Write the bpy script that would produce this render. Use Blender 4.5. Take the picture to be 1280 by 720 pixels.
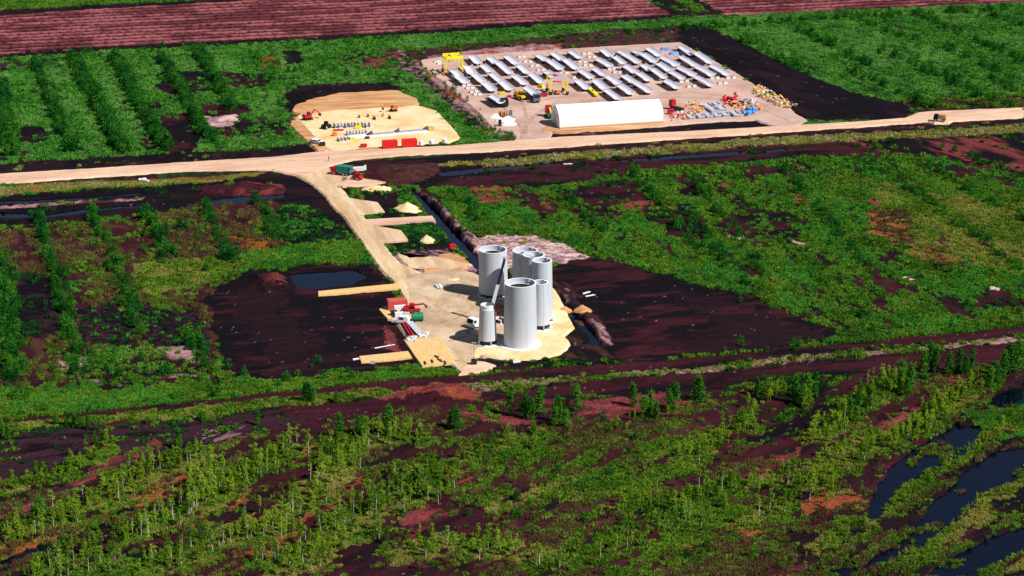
import bpy, bmesh, math, random
import numpy as np
from mathutils import Vector, Matrix
for o in list(bpy.data.objects): bpy.data.objects.remove(o, do_unlink=True)
S = bpy.context.scene; COL = S.collection
R = math.radians
rnd = random.Random(7); NR = np.random.RandomState(11)
# ---------------------------------------------------------------- camera, sky, sun, exposure
F, H = 2500.0, 170.0                       # focal length in photo pixels (1280 wide), drone height in metres
P = math.atan(835/2500.0)                  # pitch below the horizon
cam = bpy.data.cameras.new('camera'); co = bpy.data.objects.new('camera', cam); COL.objects.link(co)
co.location = (0, 0, H); co.rotation_euler = (math.pi/2-P, 0, 0)
cam.sensor_fit = 'HORIZONTAL'; cam.sensor_width = 36; cam.lens = 36*F/1280; cam.clip_start = 1; cam.clip_end = 20000
S.camera = co
SUN_EL, SUN_AZ = R(48), R(-30)             # azimuth measured from +X towards +Y
sd = Vector((math.cos(SUN_AZ)*math.cos(SUN_EL), math.sin(SUN_AZ)*math.cos(SUN_EL), math.sin(SUN_EL)))
W = bpy.data.worlds.new('World'); S.world = W; W.use_nodes = True
nt = W.node_tree; bg = nt.nodes['Background']
sky = nt.nodes.new('ShaderNodeTexSky'); sky.sky_type = 'NISHITA'; sky.sun_disc = False
sky.sun_elevation = SUN_EL; sky.sun_rotation = math.atan2(sd.x, sd.y); sky.air_density = 1.0; sky.dust_density = 0.3; sky.ozone_density = 2.5
nt.links.new(sky.outputs[0], bg.inputs[0]); bg.inputs[1].default_value = 0.05
sl = bpy.data.lights.new('sun', 'SUN'); sl.energy = 5.0; sl.angle = R(0.5); sl.color = (1, .955, .88)
so = bpy.data.objects.new('sun', sl); COL.objects.link(so); so.rotation_euler = sd.to_track_quat('Z', 'Y').to_euler()
S.view_settings.view_transform = 'Standard'; S.view_settings.look = 'None'; S.view_settings.gamma = 1; S.view_settings.exposure = 0.15
S.cycles.diffuse_bounces = 2; S.cycles.transmission_bounces = 2
# ---------------------------------------------------------------- helpers
def g(u, v, z=0.0):                        # where the ray to a photo pixel meets the plane z
    x = (u-640)/F; y = -(v-360)/F
    d = (x, math.cos(P)+y*math.sin(P), -math.sin(P)+y*math.cos(P)); t = (z-H)/d[2]
    return Vector((d[0]*t, d[1]*t, z))
def G2(pts): return [tuple(g(*p)[:2]) for p in pts]
def proj(p):
    dx, dy, dz = p[0], p[1], p[2]-H
    dep = dy*math.cos(P)-dz*math.sin(P); up = dy*math.sin(P)+dz*math.cos(P)
    return 640+F*dx/dep, 360-F*up/dep
def rise(b, v):                            # height above ground point b that is seen at photo row v
    lo, hi = 0., 60.
    for _ in range(40):
        m = (lo+hi)/2
        if proj((b[0], b[1], m))[1] > v: lo = m
        else: hi = m
    return m
def lin(r, gg, b):
    f = lambda c: (c/255/12.92) if c/255 <= .04045 else ((c/255+.055)/1.055)**2.4
    return np.array([f(r), f(gg), f(b)])
def tag(o, label=None, cat=None, group=None, kind=None):
    if label: o['label'] = label
    if cat: o['category'] = cat
    if group: o['group'] = group
    if kind: o['kind'] = kind
    return o
def empty(name, loc, rz=0, label=None, cat=None, group=None):
    o = bpy.data.objects.new(name, None); COL.objects.link(o); o.location = loc; o.rotation_euler = (0, 0, rz); o.empty_display_size = .5
    return tag(o, label, cat, group)
def copy_tree(o, parent=None):
    c = o.copy(); COL.objects.link(c); c.parent = parent
    for ch in o.children: copy_tree(ch, c)
    return c
class MB:
    def __init__(s): s.v = []; s.f = []; s.sm = []
    def add(s, vs, fs, smooth=False):
        n = len(s.v); s.v += [tuple(p) for p in vs]; s.f += [tuple(i+n for i in f) for f in fs]; s.sm += [smooth]*len(fs); return s
    def box(s, c, d, rz=0, M=None, taper=1.0):
        x, y, z = d[0]/2, d[1]/2, d[2]/2; vs = []
        for sx, sy, sz in ((-1,-1,-1),(1,-1,-1),(1,1,-1),(-1,1,-1),(-1,-1,1),(1,-1,1),(1,1,1),(-1,1,1)):
            k = taper if sz > 0 else 1; p = Vector((sx*x*k, sy*y*k, sz*z))
            if M: p = M @ p
            p.rotate(Matrix.Rotation(rz, 3, 'Z')); vs.append(p+Vector(c))
        return s.add(vs, [(0,3,2,1),(4,5,6,7),(0,1,5,4),(1,2,6,5),(2,3,7,6),(3,0,4,7)])
    def bar(s, p, q, w, h=None):
        p, q = Vector(p), Vector(q); h = h or w; d = q-p; M = d.to_track_quat('Z', 'Y').to_matrix()
        return s.box((p+q)/2, (w, h, d.length), 0, M)
    def cyl(s, p, q, r1, r2=None, n=16, caps=True):
        p, q = Vector(p), Vector(q); r2 = r1 if r2 is None else r2; M = (q-p).to_track_quat('Z', 'Y').to_matrix(); vs = []
        for c, r in ((p, r1), (q, r2)):
            for i in range(n): a = 2*math.pi*i/n; vs.append(c+M @ Vector((r*math.cos(a), r*math.sin(a), 0)))
        s.add(vs, [(i, (i+1) % n, n+(i+1) % n, n+i) for i in range(n)], True)
        if caps: s.add(vs[:n], [tuple(range(n))[::-1]]); s.add(vs[n:], [tuple(range(n))])
        return s
    def lathe(s, prof, n=64, a0=0, a1=2*math.pi, c=(0, 0, 0), axis='Z'):
        full = abs(a1-a0-2*math.pi) < 1e-6; m = n if full else n+1; vs = []
        for r, z in prof:
            for i in range(m):
                a = a0+(a1-a0)*i/n; p = (r*math.cos(a), r*math.sin(a), z)
                if axis == 'Y': p = (p[0], p[2], p[1])
                vs.append((p[0]+c[0], p[1]+c[1], p[2]+c[2]))
        fs = []
        for j in range(len(prof)-1):
            for i in range(n):
                i2 = (i+1) % m; fs.append((j*m+i, j*m+i2, (j+1)*m+i2, (j+1)*m+i))
        return s.add(vs, fs, True)
    def prism(s, poly, z0, z1):
        n = len(poly); vs = [(x, y, z0) for x, y in poly]+[(x, y, z1) for x, y in poly]
        return s.add(vs, [tuple(range(n))[::-1], tuple(range(n, 2*n))]+[(i, (i+1) % n, n+(i+1) % n, n+i) for i in range(n)])
    def build(s, name, mat, parent=None, auto=35):
        me = bpy.data.meshes.new(name); me.from_pydata(s.v, [], s.f)
        for p, f in zip(me.polygons, s.sm): p.use_smooth = f
        me.materials.append(mat); me.update()
        try: me.set_sharp_from_angle(angle=R(auto))
        except Exception: pass
        o = bpy.data.objects.new(name, me); COL.objects.link(o); o.parent = parent; return o
def nth(n): return f"{n}{'th' if 10 <= n % 100 <= 20 else {1: 'st', 2: 'nd', 3: 'rd'}.get(n % 10, 'th')}"
# ---- noise
def _h(ix, iy, seed):
    n = (ix.astype(np.int64)*374761393+iy.astype(np.int64)*668265263+seed*974634777) & 0x7fffffff
    n = ((n ^ (n >> 13))*1274126177) & 0x7fffffff; n = n ^ (n >> 16)
    return (n & 0xffff)/65535.0
def vn(x, y, seed=0):
    ix, iy = np.floor(x), np.floor(y); fx, fy = x-ix, y-iy; fx = fx*fx*(3-2*fx); fy = fy*fy*(3-2*fy)
    a, b, c, d = _h(ix, iy, seed), _h(ix+1, iy, seed), _h(ix, iy+1, seed), _h(ix+1, iy+1, seed)
    return (a*(1-fx)+b*fx)*(1-fy)+(c*(1-fx)+d*fx)*fy
def fbm(x, y, sc, seed=0, o=4):
    r = 0; a = .5; t = 0; x = x/sc; y = y/sc
    for k in range(o): r = r+a*vn(x+k*17.3, y-k*9.1, seed+k*31); t += a; a *= .55; x = x*2.03; y = y*2.03
    return r/t                              # 0..1, mean .5
def inside(px, py, poly):
    r = np.zeros(px.shape, bool); n = len(poly)
    x0, x1 = min(p[0] for p in poly), max(p[0] for p in poly); y0, y1 = min(p[1] for p in poly), max(p[1] for p in poly)
    idx = np.where((px > x0) & (px < x1) & (py > y0) & (py < y1))[0]
    if not len(idx): return r
    X, Y = px[idx], py[idx]; c = np.zeros(len(idx), bool)
    for i in range(n):
        ax, ay = poly[i]; bx, by = poly[(i+1) % n]
        if ay == by: continue
        m = ((ay > Y) != (by > Y)); c ^= m & (X < (bx-ax)*(Y-ay)/(by-ay)+ax)
    r[idx] = c; return r
def sstep(a, b, x): t = np.clip((x-a)/(b-a), 0, 1); return t*t*(3-2*t)
# field axes: roads and furrows run at 13.5 deg, shrub rows at -76 deg, the foreground strips at 48 deg
def along(x, y, deg): a = R(deg); return x*math.cos(a)+y*math.sin(a)
def across(x, y, deg): a = R(deg); return -x*math.sin(a)+y*math.cos(a)
# ---------------------------------------------------------------- the land: what grows and lies where
C = dict(
 black=lin(11,4,11), black2=lin(30,12,20), red=lin(112,50,52), red2=lin(54,18,27), brown=lin(66,38,33), wood=lin(150,112,116), wood2=lin(48,26,36), fur1=lin(148,82,86), fur2=lin(98,46,52),
 emer=lin(34,90,38), fresh=lin(60,112,28), olive=lin(112,116,36), straw=lin(150,140,70), rust=lin(122,72,28), pale=lin(200,170,165), dkg=lin(18,56,26), orange=lin(126,60,40))
VEG = {0: C['emer'], 1: C['fresh'], 2: C['olive'], 3: lin(96,72,52), 4: C['dkg'], 5: C['straw'], 6: lin(78,128,52)}
# (polygon in photo pixels, soil a, soil b, cover 0..1, plant kind, second kind, edge wobble m, streak angle, noise size m)
Z = []
def zone(poly, a, b=None, cov=0, veg=0, veg2=None, w=1.5, ang=None, sc=9, mix=.5):
    Z.append((G2(poly), C[a], C[b or a], cov, veg, veg if veg2 is None else veg2, w, ang, sc, mix))
# far fields
zone([(-400,-60),(1700,-60),(1700,260),(-400,260)], 'black2','red2', .84, 0, 6, 0, -76, 7)
zone([(-300,25),(0,14),(128,7),(320,3),(520,-12),(520,-60),(-300,-60)], 'black2','brown', .9, 0, 1)
zone([(-300,36),(0,16),(130,9),(300,1),(430,-8),(520,-14),(520,-30),(760,-30),(845,22),(640,33),(430,47),(144,60),(0,72),(-300,96)], 'fur1','fur2', 0, 0, None, 1, 13.5, 5, .5)
zone([(-300,36),(0,13),(128,6),(300,-2),(300,1),(128,11),(0,20),(-300,45)], 'black','black2', 0)
zone([(-300,96),(0,68),(144,58),(430,44),(640,30),(838,20),(842,23),(640,36),(430,49),(144,63),(0,73),(-300,104)], 'black','black2', 0)
zone([(800,-20),(840,22),(900,20),(1280,3),(1500,-10),(1500,-40)], 'fur1','fur2', 0, 0, None, 1, 13.5, 5)
zone([(806,-5),(842,22),(905,19),(868,-5)], 'black','black2', .06, 0)
zone([(843,0),(856,-2),(886,14),(876,16)], 'brown','black2', .8, 0, 1)
zone([(-300,98),(0,80),(90,72),(60,78),(0,90),(-300,110)], 'black','wood2', .15, 0)
# upper left field
zone([(192,92),(255,88),(270,113),(232,118),(207,120),(193,110)], 'black','black2', .12, 0)
zone([(268,90),(335,93),(332,113),(285,110)], 'black','red2', .12, 0)
zone([(352,63),(376,63),(376,82),(355,80)], 'black','black2', .1, 0)
zone([(198,145),(235,140),(256,168),(236,195),(208,192)], 'black','red2', .1, 0)
zone([(20,158),(57,158),(57,178),(20,180)], 'black','black2', .2, 0)
zone([(-40,166),(10,166),(12,200),(-40,204)], 'black','black2', .25, 0)
zone([(178,127),(202,127),(202,138),(180,139)], 'black','black2', .2, 0)
zone([(178,168),(196,168),(196,188),(180,190)], 'black','black2', .2, 0)
zone([(335,95),(372,98),(368,106),(330,108)], 'black','black2', .2, 0)
zone([(252,132),(300,128),(320,140),(300,152),(290,172),(268,170),(256,150)], 'black','red2', .08, 0)
zone([(254,146),(290,143),(315,150),(300,156),(270,158),(256,155)], 'wood','pale', 0, 0)
zone([(294,145),(350,150),(368,165),(358,172),(315,168),(292,170)], 'black','wood2', .2, 0, None, 2)
zone([(320,68),(350,70),(348,84),(326,82)], 'brown','orange', .5, 1)
zone([(425,65),(500,62),(505,85),(455,88),(432,80)], 'black2','red', .3, 0)
zone([(-300,232),(0,204),(120,197),(235,191),(330,186),(395,178),(410,190),(340,199),(230,207),(120,214),(0,222),(-300,245)], 'black','black2', .06, 2, 1, 1)
# around the storage yard
zone([(495,68),(520,62),(640,50),(760,38),(850,33),(850,56),(760,62),(640,66),(560,74),(525,78)], 'wood2','brown', .12, 4, 1, 1.5, 13, 1.1)
zone([(530,70),(640,62),(700,58),(700,64),(640,68),(532,76)], 'orange','wood', 0, 0, None, .8)
zone([(497,60),(515,75),(540,95),(570,120),(600,150),(618,172),(600,168),(565,135),(530,105),(500,85)], 'wood2','wood', .15, 4, 1, 1.2, -45, 1.1)
zone([(515,74),(530,76),(560,102),(600,137),(632,168),(622,170),(590,145),(545,108)], 'orange','wood', .1, 1, None, .6)
zone([(848,30),(885,33),(940,58),(1000,90),(1060,118),(1135,132),(1150,142),(1120,152),(1000,150),(960,122),(905,85),(848,52)], 'black','black2', .03, 4, None, 2, -60, 7, .6)
zone([(1120,125),(1180,122),(1280,118),(1500,108),(1500,122),(1280,135),(1150,142)], 'black','brown', .35, 1)
zone([(690,164),(760,164),(830,158),(945,150),(975,148),(985,156),(940,160),(820,170),(700,180),(690,176)], 'black','black2', .05, 4, None, .6)
zone([(870,148),(905,146),(910,151),(872,153)], 'black2','black', .8, 4, 0, .4)
zone([(355,118),(375,106),(480,103),(505,112),(428,119),(372,134),(370,142),(358,140)], 'black','black2', 0, 0, None, 1.2)
# strip beneath the road, dark wet band
zone([(-400,226),(0,228),(340,209),(620,196),(1280,150),(1700,130),(1700,520),(-400,560)], 'black2','red2', .52, 0, 1, 0, -76, 6)
zone([(400,205),(620,190),(1130,156),(1280,148),(1500,135),(1500,141),(1280,155),(1130,164),(620,199),(400,215)], 'black','red2', .05, 2, None, .6, 13.5, 3)
zone([(-300,262),(0,234),(130,226),(250,222),(330,214),(335,222),(250,229),(120,236),(0,245),(-300,270)], 'olive','rust', .75, 2, 5, .8)
zone([(470,210),(620,199),(760,188),(960,173),(1130,165),(1280,156),(1500,143),(1500,152),(1280,166),(1130,174),(960,182),(760,197),(620,207),(520,213)], 'olive','brown', .7, 2, 5, .8)
zone([(440,213),(540,208),(640,206),(760,197),(960,182),(1130,174),(1280,166),(1500,152),(1500,205),(1280,215),(1180,196),(1090,192),(950,202),(850,208),(760,218),(700,234),(640,232),(530,235),(500,230)], 'black','red2', .07, 4, None, 2, 13.5, 6, .45)
zone([(1060,176),(1280,168),(1500,160),(1500,230),(1280,222),(1180,196),(1095,190)], 'black','red', .1, 1, 4, 2, -60, 5, .5)
zone([(-300,290),(0,246),(250,229),(340,216),(395,225),(430,262),(450,300),(400,272),(340,262),(250,256),(160,270),(0,283),(-300,320)], 'black','black2', .05, 4, None, 1.5, 13.5, 6)
zone([(240,236),(300,228),(352,230),(356,241),(260,243)], 'red2','red', .05, 1)
zone([(-100,262),(0,257),(180,246),(182,249),(0,261),(-100,266)], 'wood','brown', .1, 1, None, 1.1)
# mid left field
zone([(-20,288),(120,280),(250,256),(340,250),(430,300),(300,335),(262,380),(270,470),(-20,485)], 'red2','brown', .47, 1, 3, 2, -74, 5)
zone([(8,345),(60,342),(78,370),(78,420),(22,428),(10,390)], 'black','wood2', .22, 4, None, 2)
zone([(95,388),(150,378),(172,430),(110,436),(98,420)], 'black','wood2', .15, 4, 0, 2, None, .9, .52)
zone([(172,385),(245,385),(256,430),(182,440)], 'black','wood2', .15, 4, 0, 2, None, .9, .52)
zone([(84,350),(108,352),(110,392),(88,396)], 'red2','black', .2, 0)
zone([(130,280),(185,280),(190,345),(165,345)], 'red2','brown', .25, 1, 3)
zone([(270,285),(345,288),(340,320),(280,318)], 'red2','rust', .35, 1, 3)
zone([(200,275),(250,268),(262,325),(225,340)], 'brown','red2', .45, 1, 3)
zone([(160,330),(300,320),(290,350),(180,372)], 'brown','olive', .85, 1, 2)
zone([(345,255),(400,262),(440,300),(440,315),(380,310),(350,300)], 'black','black2', .5, 4, 0)
zone([(70,445),(165,432),(255,432),(262,470),(180,478),(80,480)], 'black2','wood', .3, 0, 1)
zone([(300,318),(390,305),(452,302),(470,330),(360,336),(300,345)], 'black2','brown', .95, 0, 1)
zone([(262,362),(300,338),(365,334),(460,328),(520,400),(575,440),(560,462),(470,462),(420,466),(380,478),(300,474),(285,470),(258,410)], 'black','red2', .01, 4, None, 2, 13.5, 3.5, .61)
zone([(300,355),(318,340),(350,340),(352,375),(390,410),(425,455),(412,468),(340,474),(318,430),(300,400)], 'red2','black2', .02, 4, None, 5, 20, 5, .3)
zone([(315,345),(350,342),(350,360),(325,365)], 'red','red2', 0, 4, None, 3)
zone([(478,405),(492,415),(500,440),(484,434)], 'red2','red', 0, 4, None, 1)
zone([(448,240),(500,240),(560,300),(600,340),(600,380),(560,400),(500,330)], 'black','black2', .2, 4, 0, 1.5)
zone([(466,245),(500,238),(512,252),(503,262),(470,262)], 'black','black2', .05, 4)
zone([(490,278),(548,276),(562,302),(520,302),(500,292)], 'black2','brown', .9, 0, 4, 1)
zone([(498,236),(512,236),(512,256),(500,258)], 'black2','brown', .9, 0, 4, .8)
zone([(455,205),(500,206),(545,204),(552,214),(510,232),(480,230),(458,222)], 'red2','brown', .03, 4, None, 1.2)
zone([(515,236),(526,238),(600,305),(605,340),(590,330),(560,290),(530,255)], 'wood2','wood', .05, 4, None, 1, -60, 1.1)
zone([(498,318),(560,310),(592,335),(598,362),(540,360),(512,350)], 'wood2','wood', .03, 4, None, 1.5, -40, 1.1, .5)
# mid right field
zone([(530,243),(620,238),(700,236),(800,214),(900,206),(1090,194),(1280,236),(1500,300),(1500,392),(1280,406),(1070,426),(930,372),(760,322),(690,300),(600,298),(560,270)], 'black2','red2', .72, 1, 0, 2, -76, 7)
zone([(1080,225),(1280,260),(1400,300),(1400,360),(1230,330),(1100,290)], 'brown','rust', .85, 1, 2, 4, -70, 10)
zone([(1090,265),(1130,268),(1150,300),(1200,320),(1190,336),(1150,325),(1095,295)], 'rust','orange', .55, 2, 3, 3)
for q in ([(590,234),(632,232),(640,256),(598,252)], [(665,252),(690,250),(690,266),(668,264)], [(735,247),(768,255),(764,262),(738,258)], [(785,252),(832,248),(828,262),(782,262)], [(905,229),(922,230),(918,237),(904,235)], [(1086,250),(1102,250),(1100,262),(1088,262)],
          [(990,245),(1010,243),(1012,252),(992,253)]): zone(q, 'orange','red', .2, 1, None, 2)
for q in ([(808,262),(860,255),(885,290),(870,300),(826,294)], [(885,272),(940,265),(962,290),(950,302),(900,300)], [(700,236),(790,225),(800,246),(760,262),(700,250)], [(735,262),(770,262),(775,275),(742,275)], [(960,265),(990,268),(1010,300),(985,305),(965,290)],
          [(630,240),(668,240),(690,275),(700,290),(640,250)], [(1085,370),(1110,373),(1108,388),(1086,386)], [(1215,360),(1275,362),(1270,385),(1220,385)], [(920,335),(960,335),(955,348),(922,345)], [(850,225),(880,230),(876,252),(852,245)], [(930,205),(975,210),(1000,220),(940,222)]):
    zone(q, 'black','red2', .12, 4, 0, 3)
for q in ([(994,301),(1008,302),(1010,308),(996,307)], [(1126,345),(1142,347),(1140,352),(1127,351)], [(906,293),(926,295),(924,300),(908,299)], [(1230,356),(1252,358),(1250,363),(1232,362)]): zone(q, 'wood','pale', .1, 1, None, 1)
zone([(588,300),(620,294),(660,293),(700,304),(738,320),(720,326),(690,330),(640,335),(600,325)], 'wood','pale', .06, 2, None, 1.5, None, 1.3, .52)
zone([(758,334),(775,328),(790,334),(785,340),(762,340)], 'wood','pale', .03, 2, None, 1.5, 20, 1.1)
zone([(688,332),(738,322),(800,334),(850,349),(945,374),(1042,412),(1052,418),(960,436),(880,444),(800,452),(760,448),(725,438),(700,400)], 'black','red2', .01, 4, None, 1.5, 14, 3.5, .55)
zone([(684,350),(710,352),(775,436),(770,452),(700,452),(690,440)], 'black','brown', .01, 4, 1, 1.2, -60, 3, .6)
zone([(697,360),(708,360),(770,432),(756,434)], 'wood2','wood', .03, 4, None, .8, -60, 1.8, .6)
zone([(830,365),(900,375),(985,400),(1035,415),(960,432),(880,440),(820,430),(900,408),(860,390)], 'red2','black2', .01, 4, None, 5, 14, 6, .3)
zone([(1008,386),(1018,386),(1068,414),(1058,418)], 'black','wood2', .1, 4)
# lower tracks
zone([(-300,520),(0,485),(100,488),(300,478),(420,468),(520,455),(600,470),(700,455),(860,450),(1060,424),(1280,400),(1500,385),(1500,412),(1280,412),(1060,430),(900,448),(700,466),(560,476),(420,488),(300,500),(160,516),(20,528),(-300,560)], 'brown','black2', .93, 0, 1, 1.5)
zone([(600,440),(620,452),(700,450),(780,446),(800,452),(720,460),(620,466),(600,462)], 'red2','black', .35, 1, 4, 1)
zone([(-300,570),(20,528),(160,516),(300,503),(420,487),(510,478),(600,474),(760,458),(1000,436),(1280,410),(1500,392),(1500,490),(1280,470),(1000,520),(640,560),(-300,700)], 'black2','red2', .25, 1, 4, 0)
zone([(-300,562),(20,524),(156,511),(300,496),(424,482),(510,474),(600,469),(700,459),(860,448),(1000,434),(1120,423),(1280,408),(1500,388),(1500,397),(1280,418),(1120,432),(1000,443),(860,459),(700,470),(600,478),(510,484),(424,490),(300,504),(156,518),(20,529),(-300,570)], 'black','red2', .01, 4, None, .5, 13.5, 5, .35)
zone([(-300,572),(20,530),(156,519),(300,505),(424,491),(480,487),(500,492),(440,499),(330,512),(240,524),(160,524),(0,540),(-300,590)], 'olive','straw', .85, 1, 2, 1)
zone([(560,482),(620,478),(700,472),(860,461),(1000,446),(1120,436),(1280,421),(1500,400),(1500,403),(1280,426),(1120,442),(1000,453),(860,466),(700,478),(640,486),(580,489)], 'brown','wood', .6, 1, 5, .8)
zone([(478,496),(510,486),(548,480),(580,484),(600,490),(590,498),(550,508),(500,506)], 'orange','red', .02, 1, None, 1.2, None, 2)
zone([(330,520),(350,508),(480,498),(600,498),(700,480),(1000,456),(1280,428),(1500,404),(1500,428),(1280,452),(1120,466),(1000,480),(860,492),(800,508),(700,510),(600,515),(510,520),(500,528),(440,520),(400,560),(372,550),(340,540)], 'black','red2', .02, 4, None, 1.2, 13.5, 7, .4)
zone([(-300,610),(0,545),(100,536),(200,532),(300,522),(345,512),(390,520),(330,535),(320,560),(250,580),(150,590),(50,605),(0,620),(-300,660)], 'wood2','black', .12, 1, 4, 2, 20, 2.5, .6)
zone([(255,535),(330,528),(322,555),(290,570),(250,560)], 'wood','wood2', .15, 1, 4, 2, 40, 1.1, .4)
# foreground
zone([(-300,640),(0,605),(150,575),(330,545),(500,512),(640,500),(860,490),(1000,500),(1280,455),(1500,440),(1500,900),(-300,900)], 'red2','black2', .29, 3, 1, 2, 48, 5)
for q in ([(560,512),(640,498),(720,500),(770,512),(700,530),(600,528)], [(740,505),(820,490),(870,500),(840,520),(760,525)]): zone(q, 'red','red2', .12, 1, None, 2)
for q in ([(80,585),(150,570),(200,545),(205,552),(120,598)], [(50,620),(150,570),(165,575),(80,618),(0,650)]): zone(q, 'wood2','red', .15, 1, 3, 1.5, 48, 2)
for q in ([(120,640),(185,600),(245,585),(250,598),(190,622),(140,655)], [(180,655),(250,622),(330,590),(380,562),(410,545),(380,590),(300,625),(215,665)], [(300,700),(320,672),(385,628),(430,602),(460,590),(420,625),(372,660),(330,700)],
          [(0,690),(90,658),(110,662),(40,690),(0,708)], [(930,660),(990,630),(1040,612),(1060,632),(990,660),(940,680)], [(1005,625),(1050,615),(1080,625),(1070,640),(1010,640)], [(545,590),(585,575),(600,590),(560,600)]):
    zone(q, 'rust','orange', .42, 2, 3, 2.5, 48, 4)
zone([(305,610),(345,590),(400,560),(440,535),(520,520),(560,540),(600,545),(540,560),(470,580),(400,600),(340,630)], 'red2','black2', .3, 1, 3, 2, 48, 4)
for q in ([(500,640),(560,600),(640,575),(655,582),(600,615),(545,650),(500,665)], [(500,640),(530,628),(540,650),(505,665)], [(625,655),(690,632),(700,645),(640,662)], [(700,655),(745,650),(740,682),(705,678)], [(800,540),(860,512),(862,520),(830,550)], [(700,600),(760,590),(770,600),(710,612)],
          [(520,675),(600,665),(600,700),(510,710)], [(905,600),(960,570),(1000,560),(1000,580),(930,610)], [(900,560),(960,525),(1010,510),(1010,540),(960,560)], [(1060,560),(1110,520),(1150,505),(1165,520),(1110,560)], [(860,580),(900,572),(905,585),(870,592)],
          [(700,560),(750,548),(760,556),(710,568)], [(805,610),(860,590),(870,600),(820,622)]):
    zone(q, 'red2','red', .25, 3, 1, 2.5, 48, 5)
zone([(600,560),(720,530),(840,520),(900,540),(880,600),(760,640),(620,640),(580,600)], 'brown','red2', .54, 1, 3, 4, 48, 5)
zone([(900,480),(1000,468),(1100,470),(1110,500),(1040,530),(930,560),(900,545),(960,510)], 'black','red2', .2, 1, 4, 2, 48, 5)
zone([(1160,470),(1250,455),(1240,475),(1200,490),(1165,488)], 'brown','red', .45, 3, 1, 2)
zone([(1030,700),(1120,620),(1200,520),(1290,470),(1400,450),(1400,760),(1020,760)], 'black','black2', .45, 3, 1, 2, 48, 5)
zone([(1205,520),(1290,500),(1290,540),(1260,552),(1222,535)], 'brown','black2', .85, 0, 1, 2)
zone([(600,665),(720,640),(900,650),(1000,690),(1000,740),(600,740)], 'brown','red2', .58, 1, 3, 4, 48, 5)
FSTRIPS = [([(0,612),(60,600),(105,585),(140,560)],6), ([(0,672),(60,655),(130,632),(165,600),(215,585),(250,562)],9), ([(40,704),(60,700),(120,692),(180,665),(262,625),(330,585),(368,555)],8), ([(40,722),(150,715),(225,700),(330,662),(370,635),(412,600),(425,560)],9),
 ([(330,720),(400,690),(440,655),(512,618),(560,600)],13), ([(400,585),(450,560),(490,545),(540,550)],7), ([(490,600),(560,585),(610,560),(680,540)],7), ([(480,690),(560,680),(640,690),(700,715)],10), ([(600,640),(700,610),(800,600),(880,560)],12), ([(700,690),(800,680),(900,650),(1000,640)],13),
 ([(850,580),(905,545),(945,535)],8), ([(770,640),(850,631),(939,605),(1014,600),(1063,570),(1139,545),(1205,495)],9), ([(1008,555),(1048,535),(1084,500),(1125,474)],7), ([(1100,560),(1161,528),(1197,500),(1232,480)],6), ([(1019,692),(1099,642),(1139,618),(1188,584),(1250,540),(1285,515)],4), ([(1117,712),(1188,668),(1232,624),(1285,595)],5), ([(1190,722),(1230,712),(1285,690)],7)]
for px_, wd_ in FSTRIPS:
    pw = [np.array(g(*q)[:2]) for q in px_]; Lf, Rt = [], []
    for i, c in enumerate(pw): d = pw[min(i+1, len(pw)-1)]-pw[max(i-1, 0)]; d = d/np.linalg.norm(d); nn = np.array([-d[1], d[0]]); Lf.append(tuple(c+nn*wd_*.5)); Rt.append(tuple(c-nn*wd_*.5))
    Z.append((Lf+Rt[::-1], C['red2'], C['black2'], .74, 1, 2, 2.2, 48, 4, .5))
WATER = [G2(q) for q in (
 [(-300,290),(0,265),(60,266),(120,258),(180,254),(183,257),(60,271),(0,272),(-300,302)], [(245,252),(300,243),(360,241),(352,247),(260,257)], [(0,250),(90,246),(180,239),(180,242),(90,250),(0,254)],
 [(362,341),(440,336),(462,343),(440,356),(395,361),(370,361)],
 [(546,214),(600,208),(700,202),(702,205),(660,210),(600,215),(552,220)], [(750,200),(850,192),(980,184),(981,188),(900,194),(800,202)], [(870,206),(960,196),(1000,190),(1000,193),(940,203)],
 [(511,237),(516,236),(540,258),(560,278),(592,315),(612,340),(600,342),(580,318),(548,285),(528,262)],
 [(692,367),(697,366),(742,415),(752,430),(738,432),(722,428),(738,424),(725,410)],
 [(0,700),(30,688),(55,676),(76,670),(78,680),(50,692),(20,704),(-40,722),(-60,716)], [(100,665),(125,655),(150,634),(182,630),(180,637),(150,650),(120,664)], [(146,692),(165,684),(192,687),(190,697),(155,700)],
 [(1080,652),(1092,610),(1115,580),(1165,545),(1195,530),(1232,532),(1222,562),(1180,582),(1150,592),(1118,618),(1100,650)],
 [(1030,712),(1080,702),(1140,664),(1172,622),(1205,590),(1245,562),(1285,556),(1400,540),(1400,560),(1285,595),(1232,616),(1192,652),(1150,688),(1100,706),(1040,722)],
 [(1150,722),(1190,695),(1240,668),(1285,655),(1330,650),(1285,692),(1230,712),(1220,725)], [(1230,500),(1260,486),(1290,480),(1290,506),(1250,508)], [(1060,660),(1075,650),(1080,668),(1062,672)])]
FUR = G2([(-300,45),(0,20),(300,2),(430,-8),(760,-30),(840,20),(640,31),(430,45),(144,59),(0,69),(-300,97)])
FUR2 = G2([(868,0),(905,18),(1280,3),(1500,-10),(1500,-40)])
BERM = [(G2([(517,234),(530,240),(604,308),(600,322)]), 1.6), (G2([(697,362),(708,362),(762,418),(768,432),(754,432)]), 1.0), (G2([(848,33),(885,35),(1000,92),(1130,134),(1000,142),(950,112),(848,50)]), 1.2),
        (G2([(530,66),(850,36),(845,54),(560,72)]), 1.4), (G2([(310,345),(350,340),(360,360),(330,370)]), 1.5), (G2([(488,500),(548,482),(592,490),(546,506)]), 1.4), (G2([(460,208),(540,205),(548,212),(512,228),(482,226)]), 1.3),
        (G2([(500,70),(515,74),(600,150),(612,168),(596,164)]), 1.2), (G2([(360,116),(480,104),(500,111),(430,117),(372,131)]), 1.4), (G2([(245,237),(300,229),(350,231),(352,240),(262,242)]), 1.0)]
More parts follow.
